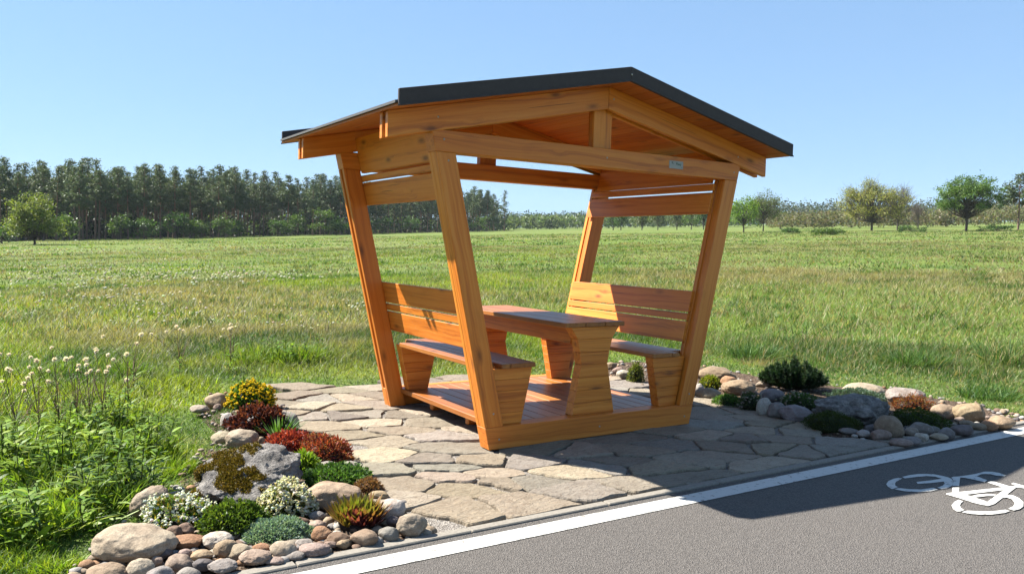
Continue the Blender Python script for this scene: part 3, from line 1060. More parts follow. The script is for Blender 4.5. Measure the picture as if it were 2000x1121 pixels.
for r in [
    (1366, 714, 1446, 748, "tan", "large tan stone right of the shelter's front post, at the lawn", .3),
    (1409, 734, 1442, 758, "orange", "small reddish stone under the large tan one", .3),
    (1417, 739, 1486, 773, "tan", "tan and dark rounded stone between green mat and dwarf pine", .2),
    (1359, 756, 1411, 779, "pale", "pale stone lying on the patio edge beside the front post", .4),
    (1357, 749, 1377, 767, "white", "small white stone peeking out behind the front post", .2),
    (1479, 744, 1512, 758, "pale", "flat pale stone left of the dwarf pine", .3),
    (1487, 758, 1540, 788, "grey", "smooth grey stone in the shade in front of the dwarf pine", .15),
    (1479, 776, 1513, 812, "white", "pale lumpy upright stone at the patio edge", .4),
    (1502, 785, 1542, 817, "grey", "grey stone between the lumpy upright one and the pitted one", .3),
    (1529, 789, 1601, 825, (.42, .37, .35), "pale pitted stone in the shade left of the moss mound", .3),
    (1718, 810, 1774, 858, "egg", "brown egg-shaped stone standing by the kerb below the big boulder", .08),
    (1655, 751, 1738, 776, "pale", "long sunlit pale stone behind the big shaded boulder", .3),
    (1740, 756, 1814, 792, (.40, .34, .29), "brownish grey sunlit stone behind the russet plant", .25),
    (1826, 789, 1880, 822, "tan", "tan stone in front of the biggest sunlit stone on the right", .25),
    (1866, 785, 1937, 826, "tan", "biggest sunlit tan stone at the right end of the rockery", .35),
    (1940, 811, 1992, 840, "tan", "rightmost sunlit stone, by the kerb", .3),
    (1921, 821, 1954, 842, "orange", "small orange stone touching the rightmost one", .3),
    (1867, 814, 1888, 828, "pink", "small pink stone under the biggest sunlit stone", .3),
    (1880, 821, 1907, 834, "tan", "small flat tan stone in front of the biggest sunlit stone", .3),
    (1899, 826, 1937, 842, "tan", "flat tan stone at the kerb, half in shade", .3),
    (1864, 828, 1910, 853, (.27, .22, .22), "dull purplish stone at the kerb where the shadow ends", .2),
    (1837, 834, 1870, 858, "grey", "round grey stone at the kerb left of the purplish one", .15),
    (1781, 825, 1832, 852, "grey", "long slanting grey stone right of the egg-shaped one", .4),
    (1813, 832, 1841, 848, "grey", "thin grey stone behind the long slanting one", .3),
    (1770, 835, 1800, 854, "pale", "small pale stone right of the egg-shaped one", .3),
    (1755, 814, 1786, 834, "white", "whitish stone behind the egg-shaped one", .25),
    (1706, 838, 1745, 862, "pink", "pinkish angular stone left of the egg-shaped one's foot", .5),
    (1677, 839, 1705, 855, "white", "small round whitish stone at the patio's right corner", .1),
    (1642, 836, 1682, 850, "grey", "flat oval grey stone below the moss mound", .15),
    (1693, 828, 1723, 849, "dark", "dark round stone under the big shaded boulder", .15),
    (1744, 855, 1790, 874, "pink", "flat pinkish oval stone touching the kerb in the shade", .1),
    (1790, 845, 1819, 864, "white", "pale broken stone in the pile by the kerb", .6),
    (1820, 846, 1858, 862, "pale", "pale oblong stone at the kerb in the pile", .4),
    (1772, 853, 1806, 870, "grey", "grey wedge stone at the kerb beside the flat pinkish oval", .5),
    (1181, 707, 1207, 722, "tan", "tan stone behind the table leg, at the lawn", .6),
    (1196, 716, 1224, 732, "pink", "pinkish stone seen between table leg and right bench", .5),
    (1204, 722, 1234, 741, "white", "bright white stone seen between table leg and right bench", .3),
]:
    rock(*r[:6], ang=r[6])
rock(1600, 767, 1762, 832, (.36, .34, .35), "big grey boulder lying in the shade of the right rockery", .5, name="boulder", mat=BOULDER, sub=6, rough=.14, deep=.7)

# pebbles that nobody could count, filling between the stones
PV, PF, PC = [], [], []
rs = np.random.default_rng(5)
ico = bmesh.new(); bmesh.ops.create_icosphere(ico, subdivisions=2, radius=1)
IV = np.array([v.co[:] for v in ico.verts]); IF = np.array([[v.index for v in f.verts] for f in ico.faces]); ico.free()


def pebbles(poly, n, rmin, rmax, near=None):
    P = np.array(poly); k = 0
    while k < n:
        x = rs.uniform(P[:, 0].min(), P[:, 0].max()); y = rs.uniform(P[:, 1].min(), P[:, 1].max())
        if not pip(np.array([x]), np.array([y]), poly)[0]: continue
        if near and y > KERB_IN + near: k += .0005; continue
        r = rs.uniform(rmin, rmax) * rs.uniform(.6, 1)
        v = IV * (1 + .25 * (rs.random((len(IV), 1)) - .5)) * np.array([r, r * rs.uniform(.6, 1), r * rs.uniform(.4, .7)])
        a = rs.uniform(0, 6.28); ca, sa = math.cos(a), math.sin(a)
        v = np.stack([v[:, 0] * ca - v[:, 1] * sa + x, v[:, 0] * sa + v[:, 1] * ca + y, v[:, 2] + float(bed_z(np.array([x]), np.array([y]))[0]) + r * .25], 1)
        PF.append(IF + len(IV) * len(PV)); PV.append(v)
        c = np.array(list(CLR.values())[rs.integers(len(CLR))]) * rs.uniform(.7, 1.05)
        PC.append(np.tile(c, (len(IV), 1))); k += 1


pebbles(LEFT_BED, 800, .012, .036)
pebbles(LEFT_BED, 330, .02, .05, near=.55)
pebbles(RIGHT_BED, 600, .012, .038)
pebbles(RIGHT_BED, 120, .02, .05, near=.4)


def mat_pebble():
    t = NT("pebble")
    a = t.new("Attribute", attribute_name="col").outputs["Color"]
    tc = t.new("TexCoord").outputs["Object"]
    n = t.noise(tc, 70, 4, .7)
    c = t.mix(t.ramp(n, [(.3, .6), (.55, 0)]), a, t.mix(1.0, a, (.6, .55, .5), 'MULTIPLY'))
    t.pbr(c, .85, t.bump(n, .4, .01), .3)
    return t.m


PEB = mat_pebble()
tag(link("pebbles", np_mesh("pebbles", np.concatenate(PV), [np.concatenate(PF)], np.concatenate(PC), True), PEB), kind="stuff")


# ------------------------------------------------------------------ foliage builders
class Foliage:
    def __init__(s, seed=0):
        s.V = []; s.F3 = []; s.F4 = []; s.C = []; s.n = 0
        s.r = np.random.default_rng(seed)

    def add(s, V, C, F4=None, F3=None):
        V = np.asarray(V, np.float32)
        if F4 is not None and len(F4): s.F4.append(np.asarray(F4) + s.n)
        if F3 is not None and len(F3): s.F3.append(np.asarray(F3) + s.n)
        s.V.append(V); s.C.append(np.asarray(C, np.float32)); s.n += len(V)

    def blades(s, base, d, side, length, width, col, prof=(1, .75, 0), bend=None, droop=0.0):
        """base,d,side (N,3); prof gives the half width along the blade (last 0 ends in a point)"""
        base = np.asarray(base, float); N = len(base); k = len(prof)
        length = np.broadcast_to(length, (N,)); width = np.broadcast_to(width, (N,)); col = np.broadcast_to(col, (N, 3))
        if bend is None: bend = np.zeros((N, 3))
        pts = []; cs = []
        tip = prof[-1] == 0
        for i, w in enumerate(prof):
            t = i / (k - 1)
            c = base + d * (length * t)[:, None] + bend * (length * t * t)[:, None]
            if droop: c = c - np.array([0, 0, 1.0]) * (length * droop * t * t)[:, None]
            if tip and i == k - 1: pts.append(c[:, None])
            else:
                o = side * (width * w * .5)[:, None]
                pts.append(np.stack([c - o, c + o], 1))
        V = np.concatenate(pts, 1)                       # N, m, 3
        m = V.shape[1]
        C = np.repeat(col[:, None], m, 1)
        off = (np.arange(N) * m)[:, None]
        F4 = []; F3 = None
        for i in range(k - 1 - (1 if tip else 0)):
            F4.append(off + np.array([[2 * i, 2 * i + 1, 2 * i + 3, 2 * i + 2]]))
        if tip: F3 = off + np.array([[m - 3, m - 2, m - 1]])
        s.add(V.reshape(-1, 3), C.reshape(-1, 3), np.concatenate(F4) if F4 else None, F3)

    def cards(s, pos, size, col, squash=1.0, up=0.0):
        """random leaf-clump quads at pos"""
        N = len(pos); r = s.r
        n = r.normal(size=(N, 3)); n[:, 2] += up; n /= np.linalg.norm(n, axis=1)[:, None]
        a = r.normal(size=(N, 3)); a -= n * (a * n).sum(1)[:, None]; a /= np.linalg.norm(a, axis=1)[:, None]
        b = np.cross(n, a)
        size = np.broadcast_to(size, (N,))[:, None]
        j = r.uniform(.6, 1.25, (N, 4, 1))
        q = np.stack([-a, -b * squash, a, b * squash], 1) * size[:, None] * j * .6
        V = pos[:, None] + q
        C = np.repeat(np.broadcast_to(col, (N, 3))[:, None], 4, 1)
        s.add(V.reshape(-1, 3), C.reshape(-1, 3), np.arange(N * 4).reshape(N, 4))

    def tube(s, pts, r0, r1, col, sides=6):
        pts = np.asarray(pts, float); n = len(pts)
        rings = []
        for i in range(n):
            d = pts[min(i + 1, n - 1)] - pts[max(i - 1, 0)]
            d = d / (np.linalg.norm(d) + 1e-9)
            a = np.cross(d, [0.31, .77, .2]); a /= np.linalg.norm(a); b = np.cross(d, a)
            rad = r0 + (r1 - r0) * i / (n - 1)
            ang = np.arange(sides) * 2 * math.pi / sides
            rings.append(pts[i] + rad * (np.cos(ang)[:, None] * a + np.sin(ang)[:, None] * b))
        V = np.concatenate(rings)
        F = []
        for i in range(n - 1):
            for k in range(sides):
                k2 = (k + 1) % sides
                F.append((i * sides + k, i * sides + k2, (i + 1) * sides + k2, (i + 1) * sides + k))
        col = np.asarray(col, float)
        C = np.tile(col, (len(V), 1)) if col.ndim == 1 else np.repeat(col, sides, 0)
        s.add(V, C, np.array(F))

    def balls(s, pos, r, col, sub=None, squash=.8):
        v0, f0 = (IV1, IF1) if sub is None else (IV, IF)
        N = len(pos)
        r = np.broadcast_to(r, (N,))
        V = pos[:, None] + v0[None] * r[:, None, None] * np.array([1, 1, squash])
        C = np.repeat(np.broadcast_to(col, (N, 3))[:, None], len(v0), 1)
        F = (np.arange(N) * len(v0))[:, None, None] + f0[None]
        s.add(V.reshape(-1, 3), C.reshape(-1, 3), None, F.reshape(-1, 3))

    def mesh(s, name, smooth=False):
        F = []
        if s.F4: F.append(np.concatenate(s.F4))
        if s.F3: F.append(np.concatenate(s.F3))
        return np_mesh(name, np.concatenate(s.V), F, np.concatenate(s.C), smooth)


ico = bmesh.new(); bmesh.ops.create_icosphere(ico, subdivisions=1, radius=1)
IV1 = np.array([v.co[:] for v in ico.verts]); IF1 = np.array([[v.index for v in f.verts] for f in ico.faces]); ico.free()


def vary(r, cols, n, amt=.18):
    cols = np.asarray(cols, float)
    c = cols[r.integers(len(cols), size=n)]
    return np.clip(1.35 * c * (1 + r.normal(0, amt, (n, 1))) * (1 + r.normal(0, .06, (n, 3))), .004, 1.6)


def dome_pts(r, n, rx, ry, h, lump=.25):
    a = r.uniform(0, 2 * math.pi, n); z = r.random(n) ** .8
    rad = np.sqrt(np.maximum(0, 1 - z * z))
    k = 1 + lump * (vnoise(np.cos(a) * 2 + z * 3, np.sin(a) * 2, .6, int(rx * 9999)) - .5) * 2
    d = np.stack([np.cos(a) * rad, np.sin(a) * rad, z], 1)
    return d * k[:, None] * np.array([rx, ry, h]), d


def plant_site(x0, y0, x1, y1, deep=.8):
    """centre on the ground, half width, half depth, height from the outline in the photograph"""
    cx = (x0 + x1) / 2
    g = at(cx, y1 - 1, 0); m = np.dot(g - CAM, _F) / FPX
    w = (x1 - x0) * m; dep = w * deep
    pit = math.atan2(CAM[2], np.hypot(*(g - CAM)[:2]))
    H = max(((y1 - y0) * m - dep * .55 * math.sin(pit)) / math.cos(pit), .14 * w)
    c = g + FWD * dep * .45
    return c, w / 2, dep / 2, H


ROTY = Matrix.Rotation(YAWM, 4, 'Z')


def put(name, foliages, site, label, cat, group=None):
    """foliages: (part name, Foliage, material) ..."""
    c = site[0]
    e = empty(name, (c[0], c[1], 0), label, cat, group)
    e.rotation_euler = (0, 0, YAWM)
    for pn, f, m in foliages:
        o = link(pn, f.mesh(pn), m, e)
        if pn == 'flowers': o['kind'] = 'stuff'
    return e


def core(f, rx, ry, h, col):
    """dark inner mass of stems and old leaves, so that a cushion is not hollow"""
    v = IV * np.array([rx, ry, h]) * .84
    f.add(v, np.tile(col, (len(v), 1)), None, IF)


def cushion(name, box, label, cols, leaf=.018, n=2600, flower=None, nf=0, fr=.010, cat="plant", lump=.25, prof=(.5, 1, 0), asp=.45, corec=(.03, .04, .012), deep=.8, tall=1.0, spread=.6):
    site = plant_site(*box, deep=deep); c, rx, ry, h = site; h *= tall * .86; rx *= 1.06; ry *= 1.12
    f = Foliage(int(box[0])); r = f.r
    P, d = dome_pts(r, n, rx, ry, h, lump)
    P *= (1 - .25 * r.random((n, 1)) ** 2)
    dd = d + r.normal(0, spread, (n, 3)) + np.array([0, 0, .35]); dd /= np.linalg.norm(dd, axis=1)[:, None]
    sd_ = np.cross(dd, r.normal(size=(n, 3))); sd_ /= np.linalg.norm(sd_, axis=1)[:, None]
    f.blades(P - dd * leaf * .3, dd, sd_, leaf * r.uniform(.7, 1.3, n), leaf * asp, vary(r, cols, n), prof)
    core(f, rx, ry, h, corec)
    parts = [("leaves", f, LEAF)]
    if flower is not None:
        g = Foliage(int(box[0]) + 1); r = g.r
        P, d = dome_pts(r, nf, rx * 1.02, ry * 1.02, h * 1.04, lump)
        keep = d[:, 2] > .12
        P = P[keep] + d[keep] * fr
        g.balls(P, fr * r.uniform(.6, 1.2, len(P)), vary(r, flower, len(P), .12), squash=.75)
        # petals around the flower heads
        k = len(P) * 4
        Q = np.repeat(P, 4, 0)
        dd = np.repeat(d[keep], 4, 0) * .6 + r.normal(0, .8, (k, 3)); dd /= np.linalg.norm(dd, axis=1)[:, None]
        ss = np.cross(dd, r.normal(size=(k, 3))); ss /= np.linalg.norm(ss, axis=1)[:, None]
        g.blades(Q, dd, ss, fr * 1.7, fr * .9, vary(r, flower, k, .12), (.4, 1, 0))
        parts.append(("flowers", g, PETAL))
    return put(name, parts, (c,), label, cat)


G1 = [(.055, .12, .018), (.09, .17, .025), (.04, .085, .015)]
cushion("stonecrop", (440, 742, 524, 803), "stonecrop with bright yellow flowers at the patio's far left corner", [(.07, .15, .02), (.10, .19, .025)], .030, 2600, [(.72, .50, .01), (.80, .60, .03)], 420, .011, cat="flower", deep=.7)
cushion("houseleek_patch", (444, 788, 556, 850), "dark maroon houseleek patch below the yellow flowers", [(.10, .025, .022), (.16, .045, .03), (.07, .02, .02)], .034, 2200, cat="succulent", lump=.5, asp=.6, corec=(.03, .01, .01), deep=.6)
cushion("red_stonecrop", (502, 838, 600, 900), "crimson stonecrop mound beside the mossy boulder", [(.32, .045, .036), (.23, .03, .026), (.38, .08, .05)], .030, 2800, cat="succulent", lump=.35, asp=.35, corec=(.06, .01, .01))
cushion("red_stonecrop", (572, 843, 676, 910), "orange-red stonecrop mound at the patio edge, right of the crimson one", [(.35, .075, .045), (.25, .045, .03), (.30, .13, .05)], .030, 2800, cat="succulent", lump=.35, asp=.35, corec=(.06, .015, .01))
cushion("stonecrop", (555, 880, 614, 928), "bright lime green spiky stonecrop in front of the red mounds", [(.20, .33, .03), (.14, .26, .02), (.26, .36, .05)], .045, 900, cat="succulent", asp=.28, spread=.35)
cushion("stonecrop", (588, 905, 714, 953), "flat mid-green stonecrop mat above the flat-topped tan boulder", [(.07, .16, .03), (.11, .21, .045), (.05, .11, .02)], .024, 3600, cat="succulent", lump=.4)
cushion("stonecrop", (498, 940, 599, 1018), "mound covered in creamy white flower heads in front of the mossy boulder", [(.16, .22, .05), (.22, .20, .07)], .022, 1800, [(.72, .68, .46), (.64, .60, .36), (.78, .76, .62)], 620, .011, cat="flower")
cushion("stonecrop", (272, 955, 388, 1035), "loose mat of small white flowers left of the dark green cushion", [(.13, .24, .03), (.20, .28, .05), (.28, .22, .05)], .026, 2600, [(.80, .80, .74), (.74, .76, .62)], 420, .010, cat="flower", lump=.5, tall=.8)
cushion("cushion_plant", (378, 975, 508, 1047), "dark green dense cushion plant below the mossy boulder", [(.095, .155, .022), (.14, .21, .032), (.065, .115, .016)], .020, 5600, cat="plant", lump=.3, asp=.55)
cushion("cushion_plant", (464, 1010, 592, 1064), "blue-green fine-leaved cushion plant near the kerb", [(.18, .28, .22), (.13, .21, .16), (.24, .34, .28)], .017, 6500, cat="plant", lump=.2, asp=.4, corec=(.05, .07, .05))
cushion("dry_tuft", (688, 930, 742, 966), "dry brown mossy tuft at the patio edge", [(.20, .10, .05), (.28, .16, .08)], .02, 1200, cat="plant", asp=.3, corec=(.06, .03, .02))
cushion("moss_ball", (357, 952, 392, 988), "yellow-brown moss ball at the mossy boulder's left foot", [(.17, .12, .015), (.12, .085, .012)], .009, 1600, cat="moss", asp=.5, corec=(.08, .055, .01), tall=.9)
cushion("stonecrop", (1371, 730, 1410, 760), "yellow-green stonecrop between stones beside the front right post", [(.22, .27, .02), (.14, .20, .02), (.30, .30, .03)], .035, 900, cat="succulent", asp=.3)
cushion("cushion_plant", (1398, 768, 1452, 794), "low bright green mat right of the front post", [(.08, .17, .03), (.12, .22, .05)], .022, 1500, cat="plant")
cushion("cushion_plant", (1448, 762, 1492, 802), "grey-green flowering tuft left of the lumpy upright stone", [(.10, .14, .06), (.07, .11, .05)], .022, 1200, [(.45, .36, .34), (.40, .40, .34)], 60, .010)
cushion("cushion_plant", (1534, 766, 1612, 802), "green cushion with pale pinkish tops below the dwarf pine", [(.06, .12, .025), (.09, .16, .04)], .020, 2200, [(.38, .30, .26), (.34, .34, .24)], 80, .011)
cushion("moss_mound", (1588, 802, 1692, 845), "dark olive moss mound at the big shaded boulder's foot", [(.05, .075, .010), (.075, .10, .015), (.035, .05, .008)], .012, 7000, cat="moss", asp=.4, lump=.3, corec=(.025, .035, .006))
cushion("moss_mat", (1755, 796, 1868, 842), "dark green moss mat sloping down right of the big shaded boulder", [(.045, .075, .012), (.07, .11, .015)], .014, 7000, cat="moss", asp=.4, lump=.3, corec=(.02, .03, .006))
cushion("thyme", (1636, 756, 1742, 786), "blue-green creeping plant behind the big shaded boulder", [(.07, .12, .08), (.11, .17, .12)], .022, 2400, cat="plant", lump=.3)
cushion("red_stonecrop", (1756, 768, 1828, 803), "russet plant draped over the brownish grey sunlit stone", [(.30, .09, .03), (.22, .06, .02), (.22, .15, .05)], .020, 2200, cat="succulent", lump=.5, asp=.4, corec=(.06, .02, .01))
cushion("stonecrop", (1228, 704, 1258, 748), "yellow-green tuft seen between the table leg and the right bench", [(.16, .20, .03), (.11, .15, .02), (.22, .22, .06)], .035, 900, cat="plant", asp=.25)

# spiky green tuft
site = plant_site(488, 806, 580, 858); c, rx, ry, h = site
f = Foliage(77); r = f.r; n = 130
a = r.uniform(0, 6.28, n); rad = r.random(n) ** .6
base = np.stack([np.cos(a) * rad * rx * .45, np.sin(a) * rad * ry * .45, np.full(n, -.01)], 1)
d = np.stack([np.cos(a) * rad * .95, np.sin(a) * rad * .95, 1.0 - rad * .4], 1); d /= np.linalg.norm(d, axis=1)[:, None]
sd_ = np.stack([-np.sin(a), np.cos(a), np.zeros(n)], 1)
f.blades(base, d, sd_, h * r.uniform(.85, 1.25, n), .016, vary(r, [(.05, .13, .03), (.09, .19, .03), (.16, .26, .16)], n), (.7, 1, .7, 0))
put("spiky_tuft", [("leaves", f, LEAF)], site, "spiky green tuft of narrow upright leaves above the red mounds", "plant")

# big rosettes of houseleek
site = plant_site(628, 963, 748, 1042, .7); c, rx, ry, h = site
f = Foliage(78); r = f.r
ros = [(0.0, -.35, .75, 0), (-.55, .0, .8, 1), (.5, .05, .85, 2), (-.15, .45, .95, 1), (.3, .55, .95, 2), (-.65, .5, .7, 2), (.72, -.25, .6, 3), (-.35, -.55, .55, 1), (.35, -.6, .5, 3), (.75, .4, .7, 2)]
pal = [((.42, .12, .11), (.25, .05, .05)), ((.26, .34, .04), (.34, .13, .05)), ((.22, .28, .05), (.38, .12, .06)), ((.20, .06, .06), (.14, .03, .04))]
for (u, v, s_, k) in ros:
    o = np.array([u * rx * .72, v * ry * .72, h * .05])
    n = 46
    i = np.arange(n); a = i * 2.39996; t_ = i / n
    el = np.radians(80 - 58 * t_) + r.normal(0, .08, n)
    d = np.stack([np.cos(a) * np.cos(el), np.sin(a) * np.cos(el), np.sin(el)], 1)
    L = h * s_ * (.62 + .38 * t_)
    sd_ = np.stack([-np.sin(a), np.cos(a), np.zeros(n)], 1)
    c0, c1 = np.array(pal[k][0]), np.array(pal[k][1])
    mixf = (t_ * .7 + r.uniform(-.2, .3, n)).clip(0, 1)[:, None]
    f.blades(np.tile(o, (n, 1)), d, sd_, L, h * .19 * s_, c0 * (1 - mixf) + c1 * mixf, (.6, .95, 1.0, .7, 0), bend=np.array([0, 0, .25]) + d * 0)
core(f, rx * .8, ry * .8, h * .35, (.05, .03, .02))
put("houseleek", [("leaves", f, LEAF)], site, "big houseleek rosettes in red and green near the kerb", "succulent")

# moss on the boulders
def moss_on(ob, patches, name, cols, ln):
    bpy.context.view_layer.update()
    me = ob.data; mw = ob.matrix_world
    co = [mw @ v.co for v in me.vertices]; no = [(mw.to_3x3() @ v.normal).normalized() for v in me.vertices]
    co = np.array(co); no = np.array(no)
    pv = co - CAM; w = pv @ _F
    px = 1000 + FPX * (pv @ R2) / w; py = 560.5 - FPX * (pv @ U2) / w
    fac = (no * (CAM - co)).sum(1) > 0
    f = Foliage(5); r = f.r
    for (x, y, a, b) in patches:
        e = ((px - x) / a) ** 2 + ((py - y) / b) ** 2 + (vnoise(px, py, 15, 3, 3) - .415) * 3.2
        s_ = np.where((e < 1) & fac)[0]
        if len(s_) == 0: continue
        s_ = np.repeat(s_, 16)
        n = len(s_)
        d = no[s_] + r.normal(0, .55, (n, 3)); d /= np.linalg.norm(d, axis=1)[:, None]
        sd_ = np.cross(d, r.normal(size=(n, 3))); sd_ /= np.linalg.norm(sd_, axis=1)[:, None]
        P = co[s_] + r.normal(0, .006, (n, 3))
        f.blades(P, d, sd_, ln * r.uniform(.6, 1.3, n), ln * .8, vary(r, cols, n, .3), (1, .8, 0))
    inv = mw.inverted()
    V = np.concatenate(f.V); V = np.array([inv @ Vector(v) for v in V]); f.V = [V.astype(np.float32)]
    link(name, f.mesh(name), NEEDLE, ob)


moss_on(boulder, [(440, 905, 46, 26), (452, 938, 44, 20), (494, 922, 26, 18), (482, 874, 34, 14), (380, 925, 15, 18), (474, 955, 34, 12)], "moss", [(.20, .135, .014), (.15, .10, .012), (.25, .18, .03), (.09, .065, .01)], .009)

# dwarf pine on the right rockery
site = plant_site(1498, 702, 1630, 768, .7); c, rx, ry, h = site; rx *= 1.12; ry *= 1.1
f = Foliage(90); r = f.r; st = Foliage(91)
nb = 95
for i in range(nb):
    a = r.uniform(0, 6.28); q = r.random() ** .6
    tip = np.array([math.cos(a) * q * rx * .88, math.sin(a) * q * ry * .88, h * (1.08 - .45 * q * q) * r.uniform(.5, .98)])
    if i == 0: tip = np.array([0.0, 0, h * 1.12])
    root = np.array([tip[0] * .15, tip[1] * .15, 0])
    pts = [root + (tip - root) * t + np.array([tip[0], tip[1], 0]) * .25 * math.sin(t * 3.14) for t in np.linspace(0, 1, 6)]
    st.tube(pts, .008, .004, (.10, .06, .035), 5)
    n = 260
    t = r.uniform(.2, 1.02, n)
    base = np.array([np.interp(t, np.linspace(0, 1, 6), np.array(pts)[:, k]) for k in range(3)]).T
    ax = (tip - root) / np.linalg.norm(tip - root)
    d = ax * .7 + r.normal(0, .6, (n, 3)); d /= np.linalg.norm(d, axis=1)[:, None]
    sd_ = np.cross(d, r.normal(size=(n, 3))); sd_ /= np.linalg.norm(sd_, axis=1)[:, None]
    f.blades(base, d, sd_, .055 * r.uniform(.7, 1.2, n), .006, vary(r, [(.018, .045, .014), (.03, .07, .018), (.012, .03, .012)], n), (1, .8, 0))
put("dwarf_pine", [("needles", f, NEEDLE), ("branches", st, STEM)], site, "dark bushy dwarf pine among the stones right of the shelter", "shrub")
#PART3
# ------------------------------------------------------------------ meadow grass
def grass_cols(x, y, r):
    """colour of the sward by place: greener or yellower patches, straw and red-brown seeding strips"""
    n = len(x)
    a = vnoise(x, y, 7.0, 21, 3); b = vnoise(x, y, 1.6, 33, 3); e = vnoise(x, y, 16, 55, 2)
    side = (x - CAM[0]) * RGT[0] + (y - CAM[1]) * RGT[1]
    dep = (x - CAM[0]) * FWD[0] + (y - CAM[1]) * FWD[1]
    lime = np.array([.31, .41, .026]); green = np.array([.135, .255, .036]); deepg = np.array([.065, .145, .026]); straw = np.array([.50, .42, .22]); rust = np.array([.33, .245, .14]); greyg = np.array([.20, .275, .10])
    t = sstep(.35, .62, b)[:, None]
    c = green * (1 - t) + lime * t
    k = (sstep(-.1, .5, side / np.maximum(dep, 1)) * .85)[:, None]
    c = c * (1 - k) + (greyg * .7 + green * .3) * k
    k = (sstep(.46, .60, a) * sstep(7, 15, dep) * .85)[:, None]
    c = c * (1 - k) + (rust * .6 + straw * .2 + greyg * .2) * k
    k = (sstep(.56, .68, 1 - b) * .8)[:, None]
    c = c * (1 - k) + deepg * k
    cl = sstep(.62, .78, vnoise(x, y, .55, 91, 2))[:, None] * .75
    c = c * (1 - cl) + deepg * 1.15 * cl
    u = r.random(n)
    ps = .035 + .20 * sstep(.48, .64, e) * sstep(7, 13, dep) + .17 * sstep(.05, .45, side / np.maximum(dep, 1))
    c = np.where((u < ps)[:, None], straw * r.uniform(.7, 1.15, (n, 1)), c)
    c = c * (1 + r.normal(0, .26, (n, 1))) * (1 + r.normal(0, .05, (n, 3)))
    return np.clip(c, .01, .6)


def edge_dist(x, y):
    d = np.minimum(pdist(x, y, PATIO), np.minimum(pdist(x, y, LEFT_BED), pdist(x, y, RIGHT_BED)))
    return np.minimum(d, np.maximum(0, y - KERB_IN))


GR = Foliage(123)
APEX = CAM[:2] - FWD[:2] * 1.6
AZ0, AZ1 = YAW - math.radians(43), YAW + math.radians(43)


def scatter(r0, r1, n):
    r = GR.r
    rad = np.sqrt(r.uniform(r0 ** 2, r1 ** 2, n)); a = r.uniform(AZ0, AZ1, n)
    x = APEX[0] + rad * np.sin(a); y = APEX[1] + rad * np.cos(a)
    k = ~pave_mask(x, y)
    return x[k], y[k]


def sow(x, y, hmin, hmax, wid, prof, lean=.35, clump=0.0, colmul=1.0):
    r = GR.r
    n = len(x)
    ed = edge_dist(x, y)
    tall = np.maximum(sstep(.4, 3.2, ed), np.where(x < -1.2, sstep(-.1, .9, ed) * .62, 0)) * (.55 + .9 * vnoise(x, y, 1.1, 71, 2)) * (.75 + .5 * vnoise(x, y, 5, 72, 2))
    h = (hmin + (hmax - hmin) * tall) * r.uniform(.55, 1.2, n)
    z = terrain(x, y)
    for bed in (LEFT_BED, RIGHT_BED):
        ib = pip(x, y, bed)
        if ib.any(): z[ib] = np.maximum(z[ib], (bed_z(x, y) - .045 * (1 - sstep(.03, .22, pdist(x, y, bed))))[ib])
    az = r.uniform(0, 6.283, n)
    ln = np.abs(r.normal(0, lean, n)) + .08
    d = np.stack([np.cos(az) * ln, np.sin(az) * ln, np.ones(n)], 1); d /= np.linalg.norm(d, axis=1)[:, None]
    sa = az + r.normal(1.57, .6, n)
    sd_ = np.stack([np.cos(sa), np.sin(sa), np.zeros(n)], 1)
    bend = np.stack([np.cos(az), np.sin(az), -.35 * np.ones(n)], 1) * (r.uniform(.1, .75, n))[:, None]
    GR.blades(np.stack([x, y, z - .01], 1), d, sd_, h, wid * r.uniform(.6, 1.3, n), grass_cols(x, y, r) * colmul, prof, bend)


DENS = 1.0
x, y = scatter(2.5, 9.5, int(230000 * DENS)); sow(x, y, .045, .19, .0062, (1, .85, .5, 0))
x, y = scatter(9.5, 17, int(230000 * DENS)); sow(x, y, .05, .20, .010, (1, .8, 0))
x, y = scatter(17, 34, int(170000 * DENS)); sow(x, y, .06, .19, .020, (1, 0), .5)
x, y = scatter(34, 80, int(120000 * DENS)); sow(x, y, .05, .16, .05, (1, 0), .9, colmul=.80)
x, y = scatter(80, 190, int(60000 * DENS)); sow(x, y, .05, .18, .16, (1, 0), 1.2, colmul=.76)
# thin seeding stalks standing above the sward
x, y = scatter(5, 24, 4500)
k = edge_dist(x, y) > 1.0; x, y = x[k], y[k]
r = GR.r; n = len(x)
az = r.uniform(0, 6.283, n); ln = np.abs(r.normal(0, .25, n))
d = np.stack([np.cos(az) * ln, np.sin(az) * ln, np.ones(n)], 1); d /= np.linalg.norm(d, axis=1)[:, None]
GR.blades(np.stack([x, y, terrain(x, y)], 1), d, np.stack([np.sin(az), -np.cos(az), np.zeros(n)], 1), r.uniform(.20, .40, n), .005, vary(r, [(.34, .29, .15), (.26, .27, .11), (.28, .20, .11)], n), (.5, .4, .5, 1.2, 0), np.stack([np.cos(az), np.sin(az), 0 * az], 1) * .2)
